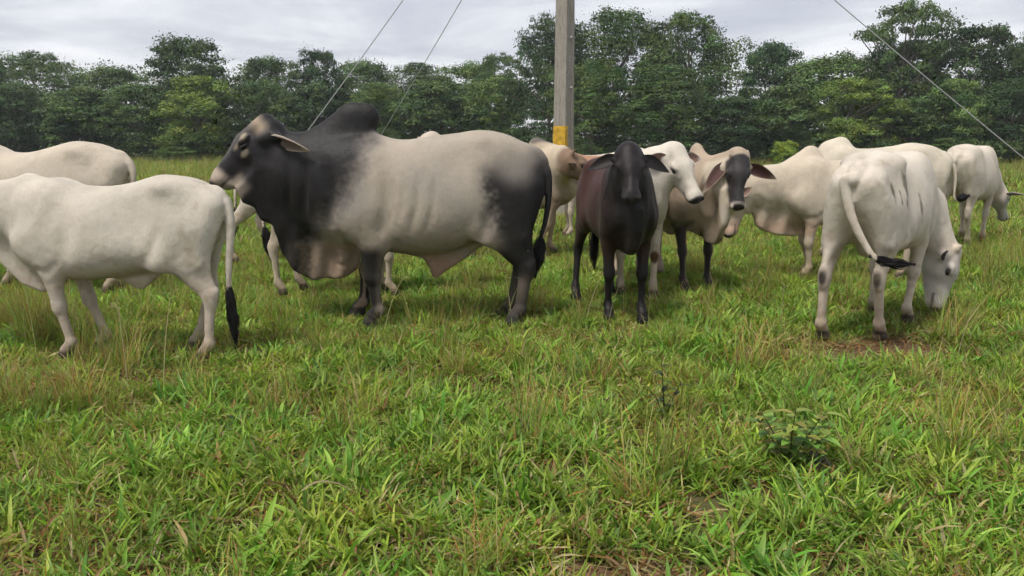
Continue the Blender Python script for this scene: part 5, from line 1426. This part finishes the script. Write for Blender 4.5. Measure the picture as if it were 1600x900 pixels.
def leaf_blade(base, d, up, L, W, c, rng):
    """a broad leaf: curved, folded along the midrib"""
    d = unit(d); s = unit(np.cross(d, up)); n = np.cross(s, d); vs, col = [], []
    for i in range(6):
        u = i / 5; w = W * .5 * math.sin(math.pi * min(1, .12 + .88 * u) ** .8) if u < 1 else .001
        p = base + d * L * u - np.array((0, 0, 1)) * L * .28 * u * u
        vs += [p - s * w + n * w * .25, p, p + s * w + n * w * .25]; col += [c, np.asarray(c) * .85, c]
    F = []
    for i in range(5):
        q = 3 * i; F += [[q, q + 1, q + 4, q + 3], [q + 1, q + 2, q + 5, q + 4]]
    return np.array(vs), np.array(F), np.array(col)
def weed(name, label, px, py, stems, seed, leaf_cols, L, W, stem_col=(.10, .075, .035)):
    rng = np.random.default_rng(seed); gx, gy = ground_xy(px, py)
    e = bpy.data.objects.new(name, None); COL.objects.link(e); e.location = (gx, gy, float(ground_z(np.array([gx]), np.array([gy]))[0])); tag(e, label, 'weed')
    for h, lean, az, nl in stems:
        pts = [np.array((math.cos(az) * lean * h * u ** 1.5, math.sin(az) * lean * h * u ** 1.5, h * u - .02)) for u in np.linspace(0, 1, 7)]
        v, F = tube(pts, np.linspace(.004, .0018, 7), 6)
        st = mesh_obj('stem', v, F, MAT_GRASS, e, colors=np.tile(stem_col, (len(v), 1)))
        for k in range(nl):
            u = .30 + .70 * (k + rng.random() * .5) / nl; i = min(int(u * 6), 5); b = pts[i] + (pts[i + 1] - pts[i]) * (min(u * 6 - i, 1))
            a = k * 2.4 + rng.normal(0, .3); d = np.array((math.cos(a), math.sin(a), rng.uniform(.1, .7)))
            c = np.array(leaf_cols[rng.integers(len(leaf_cols))]) * rng.uniform(.8, 1.2)
            v, F, cc = leaf_blade(b, d, np.array((0, 0, 1.0)), L * rng.uniform(.7, 1.15), W * rng.uniform(.8, 1.15), c, rng)
            mesh_obj('leaf', v, F, MAT_GRASS, st, colors=cc)
weed('weed', 'slender dark-leaved weed standing alone in mid field below the white-headed cow', 1038, 660, [(.34, .10, 2.2, 9), (.24, .35, .2, 6), (.18, .3, 3.0, 5)], 5, [(.075, .115, .035), (.09, .135, .04)], .07, .03, (.06, .05, .03))
weed('weed', 'leafy seedling with yellowish drooping leaves in the right foreground', 1232, 735, [(.32, .12, 4.7, 14), (.29, .45, 3.1, 14), (.30, .50, .0, 14), (.27, .4, 4.4, 13), (.24, .7, 5.5, 12), (.24, .7, 2.4, 11), (.22, .9, .3, 9)], 8, [(.30, .36, .08), (.34, .38, .10), (.20, .33, .09), (.26, .36, .09), (.22, .34, .08), (.36, .30, .10)], .09, .042)
weed('weed', 'dark broad-leaved weed in the left of the field below the pale cow\'s tail', 362, 672, [(.10, .3, 1.2, 6), (.09, .5, 3.0, 5), (.09, .5, 5.0, 5)], 9, [(.07, .12, .04), (.09, .14, .045)], .06, .03)

def dry_leaf(label, px, py, L, W, az, arch, seed, col, z=.045):
    rng = np.random.default_rng(seed); gx, gy = ground_xy(px, py)
    v, F, c = blade_set([(0, 0, az, L, W, .9, arch, .8, np.array(col), np.array(col) * .9)], rng, 9)
    o = mesh_obj('dry_leaf', v, F, MAT_GRASS, colors=c); o.location = (gx, gy, z); tag(o, label, 'dry leaf', 'dead leaves lying in the grass')
dry_leaf('long pale straw-coloured dry leaf arching over the grass at lower left', 476, 825, .36, .022, -.75, .9, 1, (.62, .50, .34), .16)
dry_leaf('orange-tan dead leaf standing in the grass at left', 345, 745, .14, .018, 2.0, .3, 2, (.42, .28, .10), .06)
dry_leaf('reddish brown dead leaf lying in mid field', 905, 640, .15, .022, .4, .6, 3, (.26, .11, .05))
dry_leaf('tan dead leaf in the grass at the bottom left corner', 300, 880, .18, .013, 2.3, .7, 4, (.36, .25, .12))
# grey rotten stub by the seedling
def stub():
    rng = np.random.default_rng(4); gx, gy = ground_xy(1283, 742)
    parts = []
    for k in range(6):
        a = rng.uniform(0, 6.28); b = np.array((.022 * math.cos(a), .016 * math.sin(a), -.03)); h = rng.uniform(.08, .17)
        parts.append(tube([b, b + np.array((rng.normal(0, .008), rng.normal(0, .006), h * .6)), b + np.array((rng.normal(0, .014), rng.normal(0, .01), h))], [.015, .012, .004], 6))
    o = mesh_obj('rotten_stub', *join(parts), MAT_BARK); o.location = (gx, gy, 0)
    tag(o, 'weathered brown stub of a cut shrub beside the leafy seedling', 'stump')
stub()
